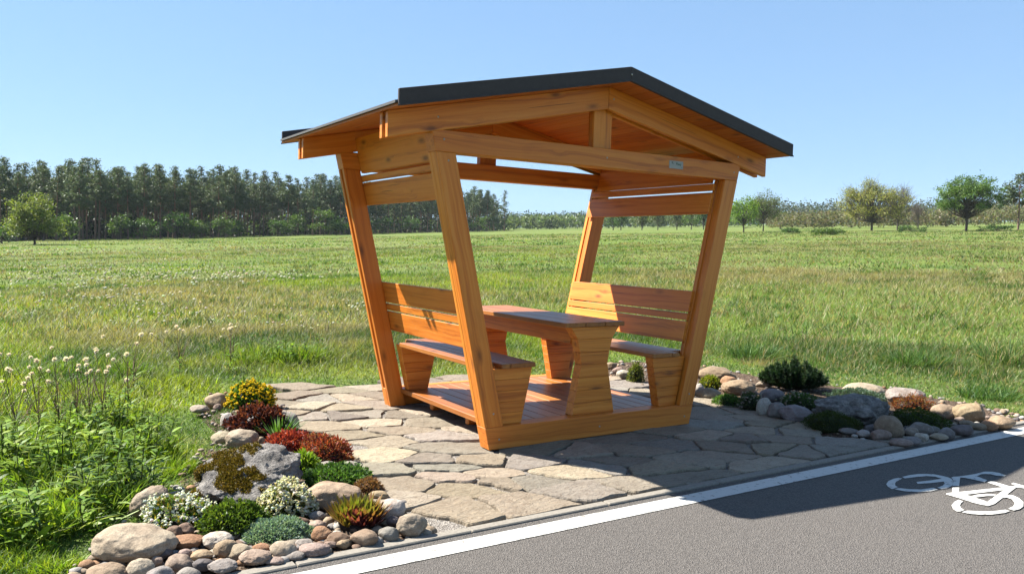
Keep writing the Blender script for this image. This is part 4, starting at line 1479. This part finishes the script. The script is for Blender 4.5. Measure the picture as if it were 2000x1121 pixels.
# tussocks: rough darker or dried-out cushions all over the field
r = GR.r
for r0, r1, nt, nbl, rad, hh, wd in ((6, 16, 260, 110, .22, .20, .007), (16, 34, 420, 70, .40, .24, .018), (34, 75, 520, 46, .8, .26, .05), (75, 170, 420, 40, 1.7, .36, .13)):
    tx, ty = scatter(r0, r1, nt)
    k = (edge_dist(tx, ty) > .8) & (vnoise(tx, ty, 6, 44, 2) > .42); tx, ty = tx[k], ty[k]
    pal = np.array([(.075, .165, .026), (.10, .20, .03), (.055, .125, .024), (.30, .25, .12), (.16, .20, .06)])
    for X0, Y0 in zip(tx, ty):
        R0 = rad * r.uniform(.5, 1.3); a = r.uniform(0, 6.283, nbl); q = np.sqrt(r.random(nbl)) * R0
        bx_, by_ = X0 + np.cos(a) * q, Y0 + np.sin(a) * q
        d = np.stack([r.normal(0, .35, nbl), r.normal(0, .35, nbl), np.ones(nbl)], 1); d /= np.linalg.norm(d, axis=1)[:, None]
        sd_ = np.stack([np.cos(a), np.sin(a), 0 * a], 1)
        GR.blades(np.stack([bx_, by_, terrain(bx_, by_) - .01], 1), d, sd_, hh * r.uniform(.4, 1.1, nbl) * (1.1 - .5 * q / R0), wd, vary(r, [pal[r.integers(5)]], nbl), (1, .8, 0) if r0 < 30 else (1, 0), np.stack([np.cos(a), np.sin(a), -.3 + 0 * a], 1) * .35)
tag(link("meadow_grass", GR.mesh("meadow_grass"), GRASS), kind="stuff")

# white flowers scattered far out in the meadow
FL = Foliage(321); r = FL.r
pts = []
for (px, py, sx, sy, n) in ((330, 540, 130, 10, 190), (180, 548, 90, 26, 70), (470, 542, 70, 8, 60), (250, 590, 140, 16, 60), (120, 600, 70, 25, 26), (360, 640, 90, 14, 40), (560, 650, 60, 16, 22), (690, 605, 25, 15, 24), (140, 520, 70, 5, 40), (1180, 640, 70, 10, 8)):
    q = np.stack([r.normal(px, sx, n), r.normal(py, sy, n)], 1)
    for u, v in q:
        if v < 500: continue
        p = at(u, v + 14, .0)
        # follow the rising ground
        for _ in range(4): p = at(u, v + 14, float(terrain(p[0:1], p[1:2])[0]))
        if not pave_mask(p[0:1], p[1:2])[0] and np.hypot(*(p - CAM)[:2]) < 60: pts.append(p)
pts = np.array(pts); n = len(pts)
hh = r.uniform(.22, .42, n); dist = np.hypot(pts[:, 0] - CAM[0], pts[:, 1] - CAM[1])
top = pts + np.stack([r.normal(0, .04, n), r.normal(0, .04, n), hh], 1)
dd = top - pts; L = np.linalg.norm(dd, axis=1)
FL.blades(pts, dd / L[:, None], np.tile(RGT, (n, 1)), L, .006, (.12, .15, .05), (1, .8, .6))
FL.balls(top, np.clip(.0018 * dist, .012, .05) * r.uniform(.5, 1.1, n), vary(r, [(.72, .70, .60), (.68, .62, .52), (.78, .74, .48)], n, .1), squash=.6)
tag(link("meadow_flowers", FL.mesh("meadow_flowers"), PETAL), kind="stuff")


def ground(px, py):
    p = at(px, py, 0)
    for _ in range(6): p = at(px, py, float(terrain(p[0:1], p[1:2])[0]))
    return p


# tufts of long dark grass and leafy weeds one can tell apart
def tuft(px, py, wpx, hpx, label, cols, n=420, wid=.012, leafy=False, seed=1, name="grass_tuft", cat="grass tuft", group=None):
    g = ground(px, py); m = np.dot(g - CAM, _F) / FPX
    w, h = wpx * m, hpx * m
    f = Foliage(seed); r = f.r
    a = r.uniform(0, 6.28, n); q = np.sqrt(r.random(n))
    base = np.stack([np.cos(a) * q * w * .48, np.sin(a) * q * w * .36, np.full(n, -.02)], 1)
    ln = .12 + .2 * q
    d = np.stack([np.cos(a) * ln, np.sin(a) * ln, np.ones(n)], 1) + r.normal(0, .28, (n, 3)); d[:, 2] = np.abs(d[:, 2]); d /= np.linalg.norm(d, axis=1)[:, None]
    sd_ = np.cross(d, r.normal(size=(n, 3))); sd_ /= np.linalg.norm(sd_, axis=1)[:, None]
    L = h * r.uniform(.5, 1.15, n) * (1 - .35 * q)
    ba = r.uniform(0, 6.28, n)
    bend = np.stack([np.cos(ba), np.sin(ba), -.5 * np.ones(n)], 1) * r.uniform(.1, .8, (n, 1))
    if leafy:
        f.blades(base, d, sd_, L, wid * r.uniform(.5, 1.4, n), vary(r, cols, n), (.25, .9, 1, .75, 0), bend)
        for _k in range(2): f.blades(base * np.array([1.15, 1.15, 1]) + r.normal(0, .05, (n, 3)) * np.array([1, 1, 0]), d + r.normal(0, .15, (n, 3)), sd_, L * 1.25, wid * .36 * r.uniform(.5, 1.4, n), vary(r, LM + MD, n), (1, .85, .5, 0), bend)
        ns = 16                               # leafy upright stalks
        for _ in range(ns):
            aa = r.uniform(0, 6.28); o = np.array([math.cos(aa), math.sin(aa) * .8, 0]) * w * .46 * math.sqrt(r.random())
            tip = o + np.array([r.normal(0, .06), r.normal(0, .06), h * r.uniform(.75, 1.15)])
            f.tube([o, (o + tip) / 2 + r.normal(0, .01, 3), tip], .004, .0025, (.10, .14, .04), 4)
            k = 16; t = r.uniform(.25, 1, k)
            b2 = o + (tip - o) * t[:, None]; az = r.uniform(0, 6.28, k)
            d2 = np.stack([np.cos(az), np.sin(az), r.uniform(.2, .9, k)], 1); d2 /= np.linalg.norm(d2, axis=1)[:, None]
            f.blades(b2, d2, np.stack([-np.sin(az), np.cos(az), 0 * az], 1), h * r.uniform(.20, .55, k) * (1.2 - t * .6), h * r.uniform(.05, .11, k), vary(r, cols, k), (.3, 1, .8, 0), droop=.3)
    else:
        f.blades(base, d, sd_, L, wid * r.uniform(.6, 1.3, n), vary(r, cols, n), (1, .85, .5, 0), bend)
    e = empty(name, g, label, cat, group)
    link("leaves", f.mesh("leaves"), LEAF, e)
    return e


DK = [(.10, .18, .024), (.15, .25, .032), (.070, .135, .022), (.21, .31, .045)]
MD = [(.18, .29, .030), (.25, .37, .036), (.13, .225, .028)]
BG = [(.060, .135, .032), (.085, .17, .038), (.11, .21, .05), (.045, .105, .026), (.15, .22, .05)]
LM = [(.22, .33, .03), (.17, .28, .025), (.29, .38, .04)]
tuft(545, 706, 190, 48, "dark green leafy clump in the meadow left of the shelter", DK, 900, .02, True, 11, "weed_clump", "weed")
tuft(246, 738, 85, 60, "small dark green tuft behind the fluffy seed heads", DK, 500, .012, False, 12)
tuft(1790, 716, 120, 62, "long dark blade tuft in the meadow right of the dwarf pine", BG, 800, .012, False, 14)
tuft(1965, 715, 110, 105, "tall rough grass clump at the right edge of the photo", BG + [(.40, .34, .17)], 420, .011, False, 15)
tuft(1930, 775, 130, 45, "dark green tuft at the lower right, behind the sunlit stones", BG, 700, .012, False, 16)
tuft(1475, 700, 110, 60, "blue-green tuft between the right post and the dwarf pine", BG, 600, .012, False, 17)
tuft(1010, 530, 60, 16, "low dark clump far out, seen through the open front of the shelter", DK, 400, .06, True, 18, "weed_clump", "weed")
tuft(1680, 560, 48, 24, "dry orange-brown tussock out in the right meadow", [(.40, .26, .10), (.46, .32, .14)], 700, .03, False, 19)
tuft(1473, 487, 32, 13, "dark low clump far out to the right of the shelter", DK, 300, .12, True, 20, "weed_clump", "weed")
tuft(1690, 512, 60, 12, "bright green low tuft far out in the right meadow", MD, 400, .08, False, 22)
tuft(788, 489, 14, 11, "tiny dark bush in the meadow seen between the left posts", DK, 200, .12, True, 21, "weed_clump", "weed")
for i, (px, py, w, h, lab, cols, leafy) in enumerate((
    (60, 1045, 230, 110, "broad-leaved dock-like clump at the left edge, lowest in the photo", MD, True),
    (205, 985, 190, 105, "dark leafy clump behind the biggest pale boulder", DK, True),
    (110, 940, 210, 105, "dark weedy clump left of the white flower mat, by the edge", MD, True),
    (255, 905, 160, 85, "upright leafy clump left of the mossy boulder", MD, True),
    (20, 915, 190, 95, "mid-green leafy clump at the left edge below the seed heads", MD, True),
    (180, 850, 200, 75, "leafy clump right below the fluffy seed heads", MD, True),
    (20, 1100, 150, 60, "yellow-green grass tuft at the bottom left corner", LM, False),
    (110, 1112, 100, 50, "yellow-green grass tuft left of the corner stone", LM, False),
    (330, 925, 90, 60, "light grass tuft just left of the mossy boulder", LM, False))):
    tuft(px, py, w, h, lab, cols, 240 if leafy else 700, .026 if leafy else .009, leafy, 40 + i, "weed_clump" if leafy else "grass_tuft", "weed" if leafy else "grass tuft")

# plants with fluffy white seed heads
for i, (px, py, heads) in enumerate((
    (75, 870, ((30, 690), (46, 719), (28, 722), (64, 728), (75, 719))),
    (30, 880, ((6, 690), (6, 723), (4, 744), (33, 743), (28, 768))),
    (115, 865, ((57, 747), (94, 680), (104, 702), (90, 700), (64, 697))),
    (150, 850, ((122, 703), (137, 698), (141, 725), (120, 738), (112, 720))),
    (175, 855, ((158, 712), (170, 711), (178, 727), (167, 726), (161, 732))),
    (200, 845, ((197, 683), (207, 693), (182, 698), (212, 715), (206, 725), (190, 680))),
    (250, 810, ((243, 743), (245, 692), (228, 700))),
    (260, 770, ((205, 657), (268, 654), (262, 672))),
    (350, 740, ((335, 640), (345, 644), (352, 646), (300, 652), (318, 650))),
    (450, 730, ((447, 634), (452, 640), (425, 646), (443, 643))))):
    g = ground(px, py); dist = np.dot(g - CAM, _F); m = dist / FPX
    e = empty("seed_head_plant", g, None, "plant", "plants with fluffy white seed heads")
    f = Foliage(60 + i); lf = Foliage(260 + i); r = f.r
    node = np.array([0, 0, .24])
    f.tube([(0, 0, -.02), (.008, .004, .12), node], .004, .003, (.13, .10, .05), 5)
    for (hx, hy) in heads:
        p = g + RGT * (hx - px) * m + np.array([0, 0, (py - hy) * m]) + FWD * r.normal(0, .07)
        v = p - g
        f.tube([node * .98, node * .5 + v * .5 + np.array([0, 0, .02]), v], .0028, .0018, (.17, .12, .07), 4)
        R_ = (4.6 if i < 8 else 3.4) * m * r.uniform(.75, 1.15)
        n = 150
        d = r.normal(size=(n, 3)); d[:, 2] = d[:, 2] * .8 + .25; d /= np.linalg.norm(d, axis=1)[:, None]
        s_ = np.cross(d, r.normal(size=(n, 3))); s_ /= np.linalg.norm(s_, axis=1)[:, None]
        q = Foliage(160 + i); q.blades(np.tile(v, (n, 1)), d, s_, R_ * r.uniform(.5, 1.2, n), R_ * .26, vary(r, [(1.05, .92, .90), (1.2, 1.1, 1.06), (.85, .72, .68)], n, .08), (.1, .5, 1))
        link('seed_head', q.mesh('seed_head'), PETAL, e)
    for _ in range(9):
        tip = node + np.array([r.normal(0, .11), r.normal(0, .11), r.uniform(.06, .30)])
        f.tube([node * r.uniform(.6, .98), node * .4 + tip * .6 + r.normal(0, .015, 3), tip], .0022, .0014, (.26, .18, .11), 4)
        f.balls(tip[None], .006, (.42, .33, .22), squash=1.2)
    k = 26; t = r.uniform(.05, 1, k); az = r.uniform(0, 6.28, k)
    lf.blades(node * t[:, None], np.stack([np.cos(az), np.sin(az), r.uniform(.2, .9, k)], 1), np.stack([-np.sin(az), np.cos(az), 0 * az], 1), r.uniform(.08, .16, k), .022, vary(r, MD, k), (.3, 1, .8, 0), droop=.4)
    lab = ["gone-to-seed plant with five white fluffy heads on the left, below the leftmost ones", "gone-to-seed plant at the photo's left edge with fluffy heads", "gone-to-seed plant whose tallest head rises above the left group", "gone-to-seed plant in the middle of the fluffy group", "gone-to-seed plant with a tight pair of big fluffy heads", "gone-to-seed plant at the right end of the fluffy group", "gone-to-seed plant with lone heads in front of the small dark tuft", "thin gone-to-seed plant standing behind the small dark tuft", "distant gone-to-seed plant with a flat cluster of heads", "small white-headed plant in the meadow left of the leafy clump"][i]
    e["label"] = lab
    link("stems", f.mesh("stems"), STEM, e); link("leaves", lf.mesh("leaves"), LEAF, e)


# ------------------------------------------------------------------ trees
def spot(px, dist):
    """ground point at a distance in the direction of column px"""
    a = YAW + math.atan((px - 1000) / FPX)
    k = dist / math.cos(a - YAW)
    x, y = CAM[0] + k * math.sin(a), CAM[1] + k * math.cos(a)
    return np.array([x, y, float(terrain(np.array([x]), np.array([y]))[0])])


def px_of(p):
    v = np.asarray(p) - CAM; w = v @ _F
    return 1000 + FPX * (v @ R2) / w, 560.5 - FPX * (v @ U2) / w


def pine_parts(seed, h=17.0, c0=.45, spread=1.0, clump=.55, tone=1.0):
    f = Foliage(seed); t = Foliage(seed + 500); r = f.r
    lean = r.normal(0, .25, 2)
    ax = lambda u: np.array([lean[0] * u * u, lean[1] * u * u, h * u])
    us = np.linspace(0, .97, 9)
    cs = np.array([np.array([.24, .17, .13]) * (1 - u) + np.array([.52, .26, .14]) * u for u in us])
    t.tube([ax(u) for u in us], .20, .035, cs, 7)
    nb = 58
    for i in range(nb):
        u = c0 + (1 - c0) * (i + r.random()) / nb
        q = (u - c0) / (1 - c0)
        L = spread * (.14 + 2.6 * (1 - q) ** 1.15 * min(1, .45 + q * 3.0)) * r.uniform(.6, 1.15)
        a = r.uniform(0, 6.28)
        o = ax(min(u, .97)); up = .10 + .55 * q
        tip = o + np.array([math.cos(a) * L, math.sin(a) * L, L * up])
        t.tube([o, (o + tip) / 2 + np.array([0, 0, -.06 * L]), tip], .05, .02, (.22, .11, .06), 3)
        nc = max(3, int(L * 3.4))
        for k in range(nc):
            s_ = r.uniform(.45, 1.05)
            c = o + (tip - o) * s_ + r.normal(0, .16, 3)
            m = 7
            P = c + r.normal(0, 1, (m, 3)) * np.array([.30, .30, .15]) * clump / .5
            f.cards(P, clump * (1.12 - .45 * q) * r.uniform(.55, 1.1, m), vary(r, np.array([(.082, .118, .050), (.100, .138, .058), (.118, .155, .070), (.064, .098, .046)]) * tone, m, .10), .45, 1.3)
    for _ in range(10):                                  # dead stubs under the crown
        u = r.uniform(.18, c0); a = r.uniform(0, 6.28); L = r.uniform(.4, 1.3)
        o = ax(u); t.tube([o, o + np.array([math.cos(a) * L, math.sin(a) * L, .1 * L])], .025, .01, (.12, .09, .07), 3)
    return f.mesh("crown"), t.mesh("trunk", True)


def broad_parts(seed, h, w, trunk=.25, nc=60, cl=.9, per=34, leaf=.42, cols=((.06, .12, .02), (.09, .17, .03)), bare=0.0, bark=(.11, .085, .065), low=.2, rad=.18, lump=.35):
    """broadleaf tree: trunk, limbs that run to leaf masses spread through the crown"""
    f = Foliage(seed); t = Foliage(seed + 500); r = f.r
    zc = h * (low + (1 - low) * .48); rz = h * (1 - low) * .54
    th = h * trunk
    t.tube([(0, 0, -.3), (.05, 0, th * .5), (0, .06, th), (.1, .05, h * .55)], rad, rad * .45, bark, 8)
    for i in range(nc):
        d = r.normal(size=3); d /= np.linalg.norm(d)
        if d[2] < -.55: d[2] *= -.6
        q = r.uniform(.35, 1.0) ** .6
        k = q * (1 + lump * (r.random() - .5))
        c = np.array([d[0] * w * .5 * k, d[1] * w * .5 * k, zc + d[2] * rz * k])
        o = np.array([0, 0, min(max(th * .75, c[2] * r.uniform(.35, .6)), h * .55)])
        midp = o * .45 + c * .55 + np.array([0, 0, -.06 * np.linalg.norm(c - o)]) + r.normal(0, .12, 3)
        t.tube([o, o * .7 + midp * .3 + r.normal(0, .06, 3), midp, c], rad * .34, .018, bark, 4)
        if bare:
            for _ in range(int(10 * bare)):
                e = c + r.normal(0, cl * .85, 3) + np.array([0, 0, cl * .25])
                b = midp + (c - midp) * r.uniform(.2, 1)
                t.tube([b, (b + e) / 2 + r.normal(0, .1, 3), e], .022, .010, np.array(bark) * 1.25, 3)
        m = int(1.35 * per * r.uniform(.6, 1.3))
        if m:
            P = c + r.normal(0, 1, (m, 3)) * np.array([cl, cl, cl * .72]) * .62
            f.cards(P, .9 * leaf * r.uniform(.55, 1.1, m), vary(r, cols, m, .13) * r.uniform(.85, 1.15), .6, .9)
    return (f.mesh("crown") if f.n else None), t.mesh("trunk", True)


def plant_tree(name, parts, loc, label, cat="tree", group=None, rot=0.0, sc=1.0, crown_mat=LEAF):
    e = empty(name, loc, label, cat, group)
    e.rotation_euler = (0, 0, rot); e.scale = (sc, sc, sc)
    for nm, me, mt in (("crown", parts[0], crown_mat), ("trunk", parts[1], BARK)):
        if me is None: continue
        if not me.materials: me.materials.append(mt)
        o = bpy.data.objects.new(nm, me); COL.objects.link(o); o.parent = e
    return e


# pine wood along the left: every pine of its front rows is a tree of its own
PINES = [pine_parts(200 + i, 17.0, c0, sp, .62, tn) for i, (c0, sp, tn) in enumerate(((.46, 1.45, 1.15), (.54, 1.3, 1.3), (.42, 1.5, 1.05), (.57, 1.35, 1.2), (.50, 1.2, 1.35), (.36, 1.45, 1.1)))]
rp = np.random.default_rng(17)
topline = [(-60, 312), (0, 313), (60, 318), (150, 314), (250, 326), (340, 330), (430, 333), (520, 346), (600, 346), (680, 352), (760, 366), (860, 372), (940, 376), (985, 384)]
baseline = [(-60, 468), (0, 467), (300, 466), (600, 463), (800, 461), (985, 458)]
lx, ly = zip(*topline); bx, by = zip(*baseline)
npine = 0
for row, (step, back) in enumerate(((27, 0), (21, 8), (19, 18), (19, 30))):
    px = -70 + row * 5
    while px < (968 if row == 0 else 955):
        q = px + rp.normal(0, 4)
        hp = np.interp(q, bx, by) - np.interp(q, lx, ly)
        dist = 17.0 * FPX / hp * 1.02
        p = spot(q, dist + back + rp.uniform(-3, 3))
        s_ = rp.uniform(.78, 1.10) * (1 + back / dist * .8)
        if row == 0 and rp.random() < .12: px += step; continue
        plant_tree("pine_tree", PINES[rp.integers(len(PINES))], p, "tall dark pine standing in the long pine wood on the left", "tree", "pines along the wood on the left", rp.uniform(0, 6.28), s_, NEEDLE)
        npine += 1
        px += step * rp.uniform(.75, 1.25)
print("pines", npine)
p = spot(982, 330)
plant_tree("pine_tree", pine_parts(260, 17, .22, 1.25, .62), p, "open-branched pine at the right end of the wood, against the sky", "tree", None, .7, 1.0, NEEDLE)
p = spot(948, 322)
plant_tree("pine_tree", pine_parts(261, 17, .5, 1.1, .6), p, "pine with bare trunk and tufted crown, next to the wood's last pine", "tree", None, 2.1, .98, NEEDLE)
# brambles and dark young growth under the pines: one mass
UG = Foliage(400); r = UG.r
for i in range(1900):
    q = r.uniform(-80, 985)
    hp = np.interp(q, bx, by) - np.interp(q, lx, ly)
    p = spot(q, 17.0 * FPX / hp + r.uniform(24, 62)); m = 26
    P = p + r.normal(0, 1, (m, 3)) * np.array([1.5, 1.5, .8]) + np.array([0, 0, r.uniform(.5, 5.5)])
    UG.cards(P, r.uniform(.5, 1.0, m), vary(r, [(.022, .04, .02), (.04, .07, .024), (.045, .055, .03), (.10, .16, .04)], m, .25), .7, .3)
tag(link("undergrowth", UG.mesh("undergrowth"), LEAF), "dark undergrowth between the trunks of the pine wood", "undergrowth", kind="stuff")
# reddish far trunks deep in the wood are pines too far in to be told apart
DW = Foliage(410); r = DW.r
for i in range(1000):
    q = r.uniform(-80, 968)
    hp = np.interp(q, bx, by) - np.interp(q, lx, ly)
    p = spot(q, 17.0 * FPX / hp + r.uniform(36, 95)); hh = r.uniform(12.5, 15.6)
    DW.tube([p, p + np.array([r.normal(0, .3), r.normal(0, .3), hh])], .2, .06, (.27, .16, .12), 4)
    m = 40
    P = p + np.array([0, 0, hh * .72]) + r.normal(0, 1, (m, 3)) * np.array([1.5, 1.5, 2.6])
    DW.cards(P, r.uniform(.6, 1.3, m), vary(r, [(.05, .075, .036), (.065, .09, .042)], m, .2), .6, .6)
tag(link("deep_pine_wood", DW.mesh("deep_pine_wood"), NEEDLE), "deeper pines closing the wood behind the front rows", "wood", kind="stuff")

# bushes and young broadleaf trees at the foot of the wood
YG = ((.078, .14, .026), (.10, .17, .032), (.06, .115, .022))
MG = ((.06, .125, .026), (.085, .165, .035), (.045, .095, .022))
for i, (px, top, base, w, cols, lab) in enumerate((
    (125, 418, 466, 46, YG, "bright green young tree between pine trunks, right of the lone light tree"),
    (285, 425, 466, 60, MG, "rounded dark green bush at the wood's edge, second from the left"),
    (345, 408, 465, 40, MG, "slim green bush under the pines, third from the left"),
    (232, 418, 466, 36, YG, "small bright green bush at the foot of tall bare trunks"),
    (378, 432, 464, 40, YG, "low greyish green bush in front of the reddish trunks"),
    (430, 422, 464, 46, YG, "bright bush beside a dark broad pine, left half of the wood"),
    (460, 434, 464, 26, YG, "little pale green cone-like bush at the wood's edge"),
    (540, 428, 463, 40, MG, "mid-green bush halfway along the wood"),
    (575, 420, 463, 32, YG, "pale green bush halfway along the wood, right of the mid-green one"),
    (630, 408, 463, 56, YG, "tall yellow-green bush nearest to the shelter's left post"),
    (655, 430, 462, 40, MG, "dark bush touching the shelter's back left post in the photo"),
    (745, 425, 461, 44, MG, "dark bush seen through the left side opening, near the back post"),
    (800, 428, 460, 40, MG, "dark bush seen in the middle of the left side opening"),
    (930, 425, 458, 40, YG, "greyish bush under the last pines, seen through the open front"),
    (970, 430, 458, 34, MG, "dark bush at the foot of the wood's last pine"))):
    hp = np.interp(px, bx, by) - np.interp(px, lx, ly)
    d = 17.0 * FPX / hp - 6
    m = d / FPX
    parts = broad_parts(300 + i, (base - top) * m, w * m, .18, 26, 1.0, 34, .55, cols, low=.02, rad=.10)
    plant_tree("bush", parts, spot(px, d), lab, "bush", "bushes at the foot of the pine wood")

# single trees: (column, distance, height px, width px ...)
def single(name, px, d, hp, wp, lab, cat="tree", seed=1, **k):
    m = d / FPX
    return plant_tree(name, broad_parts(seed, hp * m, wp * m, **k), spot(px, d), lab, cat)


single("broadleaf_tree", 66, 120, 92, 92, "light yellow-green broad tree standing in front of the pine wood at the left", seed=501, trunk=.10, nc=120, cl=.8, per=60, leaf=.36, cols=((.18, .23, .046), (.23, .28, .06), (.14, .19, .040)), low=.04, rad=.22)
single("bush", 2, 135, 40, 66, "dark bush at the photo's left edge beside the light tree", "bush", seed=502, trunk=.1, nc=34, cl=.9, per=40, leaf=.4, cols=MG, low=0.0)
single("broadleaf_tree", 1448, 165, 72, 58, "bright lime green tree just right of the shelter's front right post", seed=503, trunk=.15, nc=50, cl=.9, per=50, leaf=.38, cols=((.14, .25, .02), (.19, .30, .03), (.10, .19, .02)), low=.04)
single("broadleaf_tree", 1486, 190, 74, 76, "hazy grey-green tree right behind the lime green one", seed=504, trunk=.25, nc=90, cl=1.0, per=46, leaf=.38, cols=((.11, .15, .055), (.15, .19, .07)), bare=.6, low=.14)
single("broadleaf_tree", 1697, 170, 96, 122, "wide yellow-olive tree with half-open crown right of centre", seed=505, trunk=.22, nc=160, cl=.95, per=60, leaf=.32, cols=((.30, .31, .07), (.37, .36, .095), (.24, .27, .065)), bare=1.2, low=.08, rad=.26, bark=(.13, .105, .08))
single("bare_tree", 1747, 178, 86, 62, "nearly leafless grey tree beside the wide yellow-olive tree", seed=506, trunk=.3, nc=60, cl=.9, per=3, leaf=.22, cols=((.20, .18, .10),), bare=1.8, low=.16, rad=.2, bark=(.19, .155, .13))
single("bare_tree", 1787, 185, 52, 34, "small bare tree right of the nearly leafless grey one", seed=507, trunk=.3, nc=34, cl=.7, per=2, leaf=.2, cols=((.20, .18, .10),), bare=1.6, low=.14, rad=.14, bark=(.19, .155, .13))
single("broadleaf_tree", 1881, 140, 106, 112, "dense dark green round-crowned tree standing alone in the right field", seed=508, trunk=.30, nc=190, cl=.62, per=60, leaf=.32, cols=((.085, .165, .028), (.12, .215, .04), (.065, .13, .024), (.155, .25, .05)), low=.22, rad=.24, lump=.5)
p = spot(1982, 150)
plant_tree("pine_tree", pine_parts(265, 10.4, .45, 1.9, .55), p, "flat-topped pine at the photo's right edge", "tree", None, 1.0, 1.0, NEEDLE)
single("bush", 1612, 120, 12, 64, "low bright green thicket in the field left of the wide olive tree", "bush", seed=510, trunk=.1, nc=40, cl=.35, per=40, leaf=.26, cols=YG, low=0.0, rad=.03)
single("bush", 1545, 135, 10, 50, "low dull green scrub left of the bright thicket", "bush", seed=511, trunk=.1, nc=30, cl=.35, per=30, leaf=.26, cols=MG, low=0.0, rad=.03)
single("bush", 1775, 140, 12, 60, "low green scrub under the small bare tree", "bush", seed=512, trunk=.1, nc=30, cl=.35, per=30, leaf=.26, cols=MG, low=0.0, rad=.03)
single("bush", 1938, 135, 12, 60, "dark low scrub right of the dense round-crowned tree", "bush", seed=513, trunk=.1, nc=30, cl=.35, per=30, leaf=.26, cols=MG, low=0.0, rad=.03)

# far trees seen through the shelter's right side
OK_ = ((.12, .16, .055), (.15, .19, .07), (.09, .125, .045))
for i, (px, hp, w, cols, lab, b) in enumerate((
    (1194, 34, 22, MG, "slim grey far tree nearest the shelter's back right post", .8),
    (1209, 38, 22, MG, "dark green far tree, second from the back right post", 0),
    (1250, 38, 28, OK_, "pale green far tree, third from the back right post", .4),
    (1281, 40, 34, OK_, "far tree with a forked trunk in the middle of the right window", .8),
    (1318, 36, 28, OK_, "greyish far tree right of the forked one", .6),
    (1346, 42, 38, YG, "widest yellow-green far tree in the right window", 0),
    (1370, 44, 26, MG, "dark far tree just left of the front right post", 0))):
    single("broadleaf_tree", px, 300 - 6 * i, hp, w, lab, seed=520 + i, trunk=.22, nc=34, cl=1.1, per=26, leaf=.6, cols=cols, bare=b, low=.10, rad=.22)

# far woods: one mass each
def wood(name, span, d0, d1, hpx, cols, lab, n, seed, sz=1.3):
    f = Foliage(seed); r = f.r
    for i in range(n):
        q = r.uniform(*span); d = r.uniform(d0, d1)
        p = spot(q, d); h = hpx(q) * d0 / FPX * r.uniform(.75, 1.08)
        w = h * r.uniform(.6, .95); m = 80
        u = r.normal(size=(m, 3)); u /= np.linalg.norm(u, axis=1)[:, None]
        P = p + np.array([0, 0, h * .50]) + u * (r.random((m, 1)) ** .4) * np.array([w * .5, w * .5, h * .45])
        f.cards(P, sz * r.uniform(.6, 1.2, m), vary(r, cols, m, .10) * r.uniform(.85, 1.15), .75, .9)
    tag(link(name, f.mesh(name), LEAF), lab, "wood", kind="stuff")


wood("distant_wood", (985, 1460), 430, 520, lambda q: 34 if q < 1150 else 38, ((.10, .15, .055), (.14, .19, .07), (.09, .13, .05)), "pale far wood seen through the shelter", 240, 601)
wood("distant_pine_wood", (985, 1500), 560, 640, lambda q: 38, ((.03, .055, .03), (.04, .065, .035)), "dark far pine wood behind the pale wood", 240, 602)
wood("field_hedge", (1490, 2080), 230, 270, lambda q: 42 + 12 * (q > 1900), ((.16, .16, .075), (.19, .175, .09), (.13, .165, .06), (.17, .14, .085)), "brown and olive hedge of scrub along the right field's far side", 330, 603, .6)
wood("distant_hill_wood", (1380, 2080), 480, 620, lambda q: 58, ((.055, .075, .045), (.07, .09, .055)), "dark wood on the rise far behind the right hedge", 360, 604)

# ------------------------------------------------------------------ thin air
def haze():
    t = NT("haze_air")
    v = t.new("VolumePrincipled")
    v.inputs["Color"].default_value = (.80, .90, 1.0, 1)
    v.inputs["Density"].default_value = .00009
    v.inputs["Anisotropy"].default_value = .0
    t.l.new(v.outputs[0], t.out.inputs["Volume"])
    bm = bmesh.new()
    bmesh.ops.create_cube(bm, size=1.0, matrix=Matrix.Translation((450, 640, 40)) @ Matrix.Diagonal((1940, 1560, 140, 1)))
    me = bpy.data.meshes.new("haze"); bm.to_mesh(me); bm.free()
    tag(link("haze", me, t.m), kind="stuff")


haze()
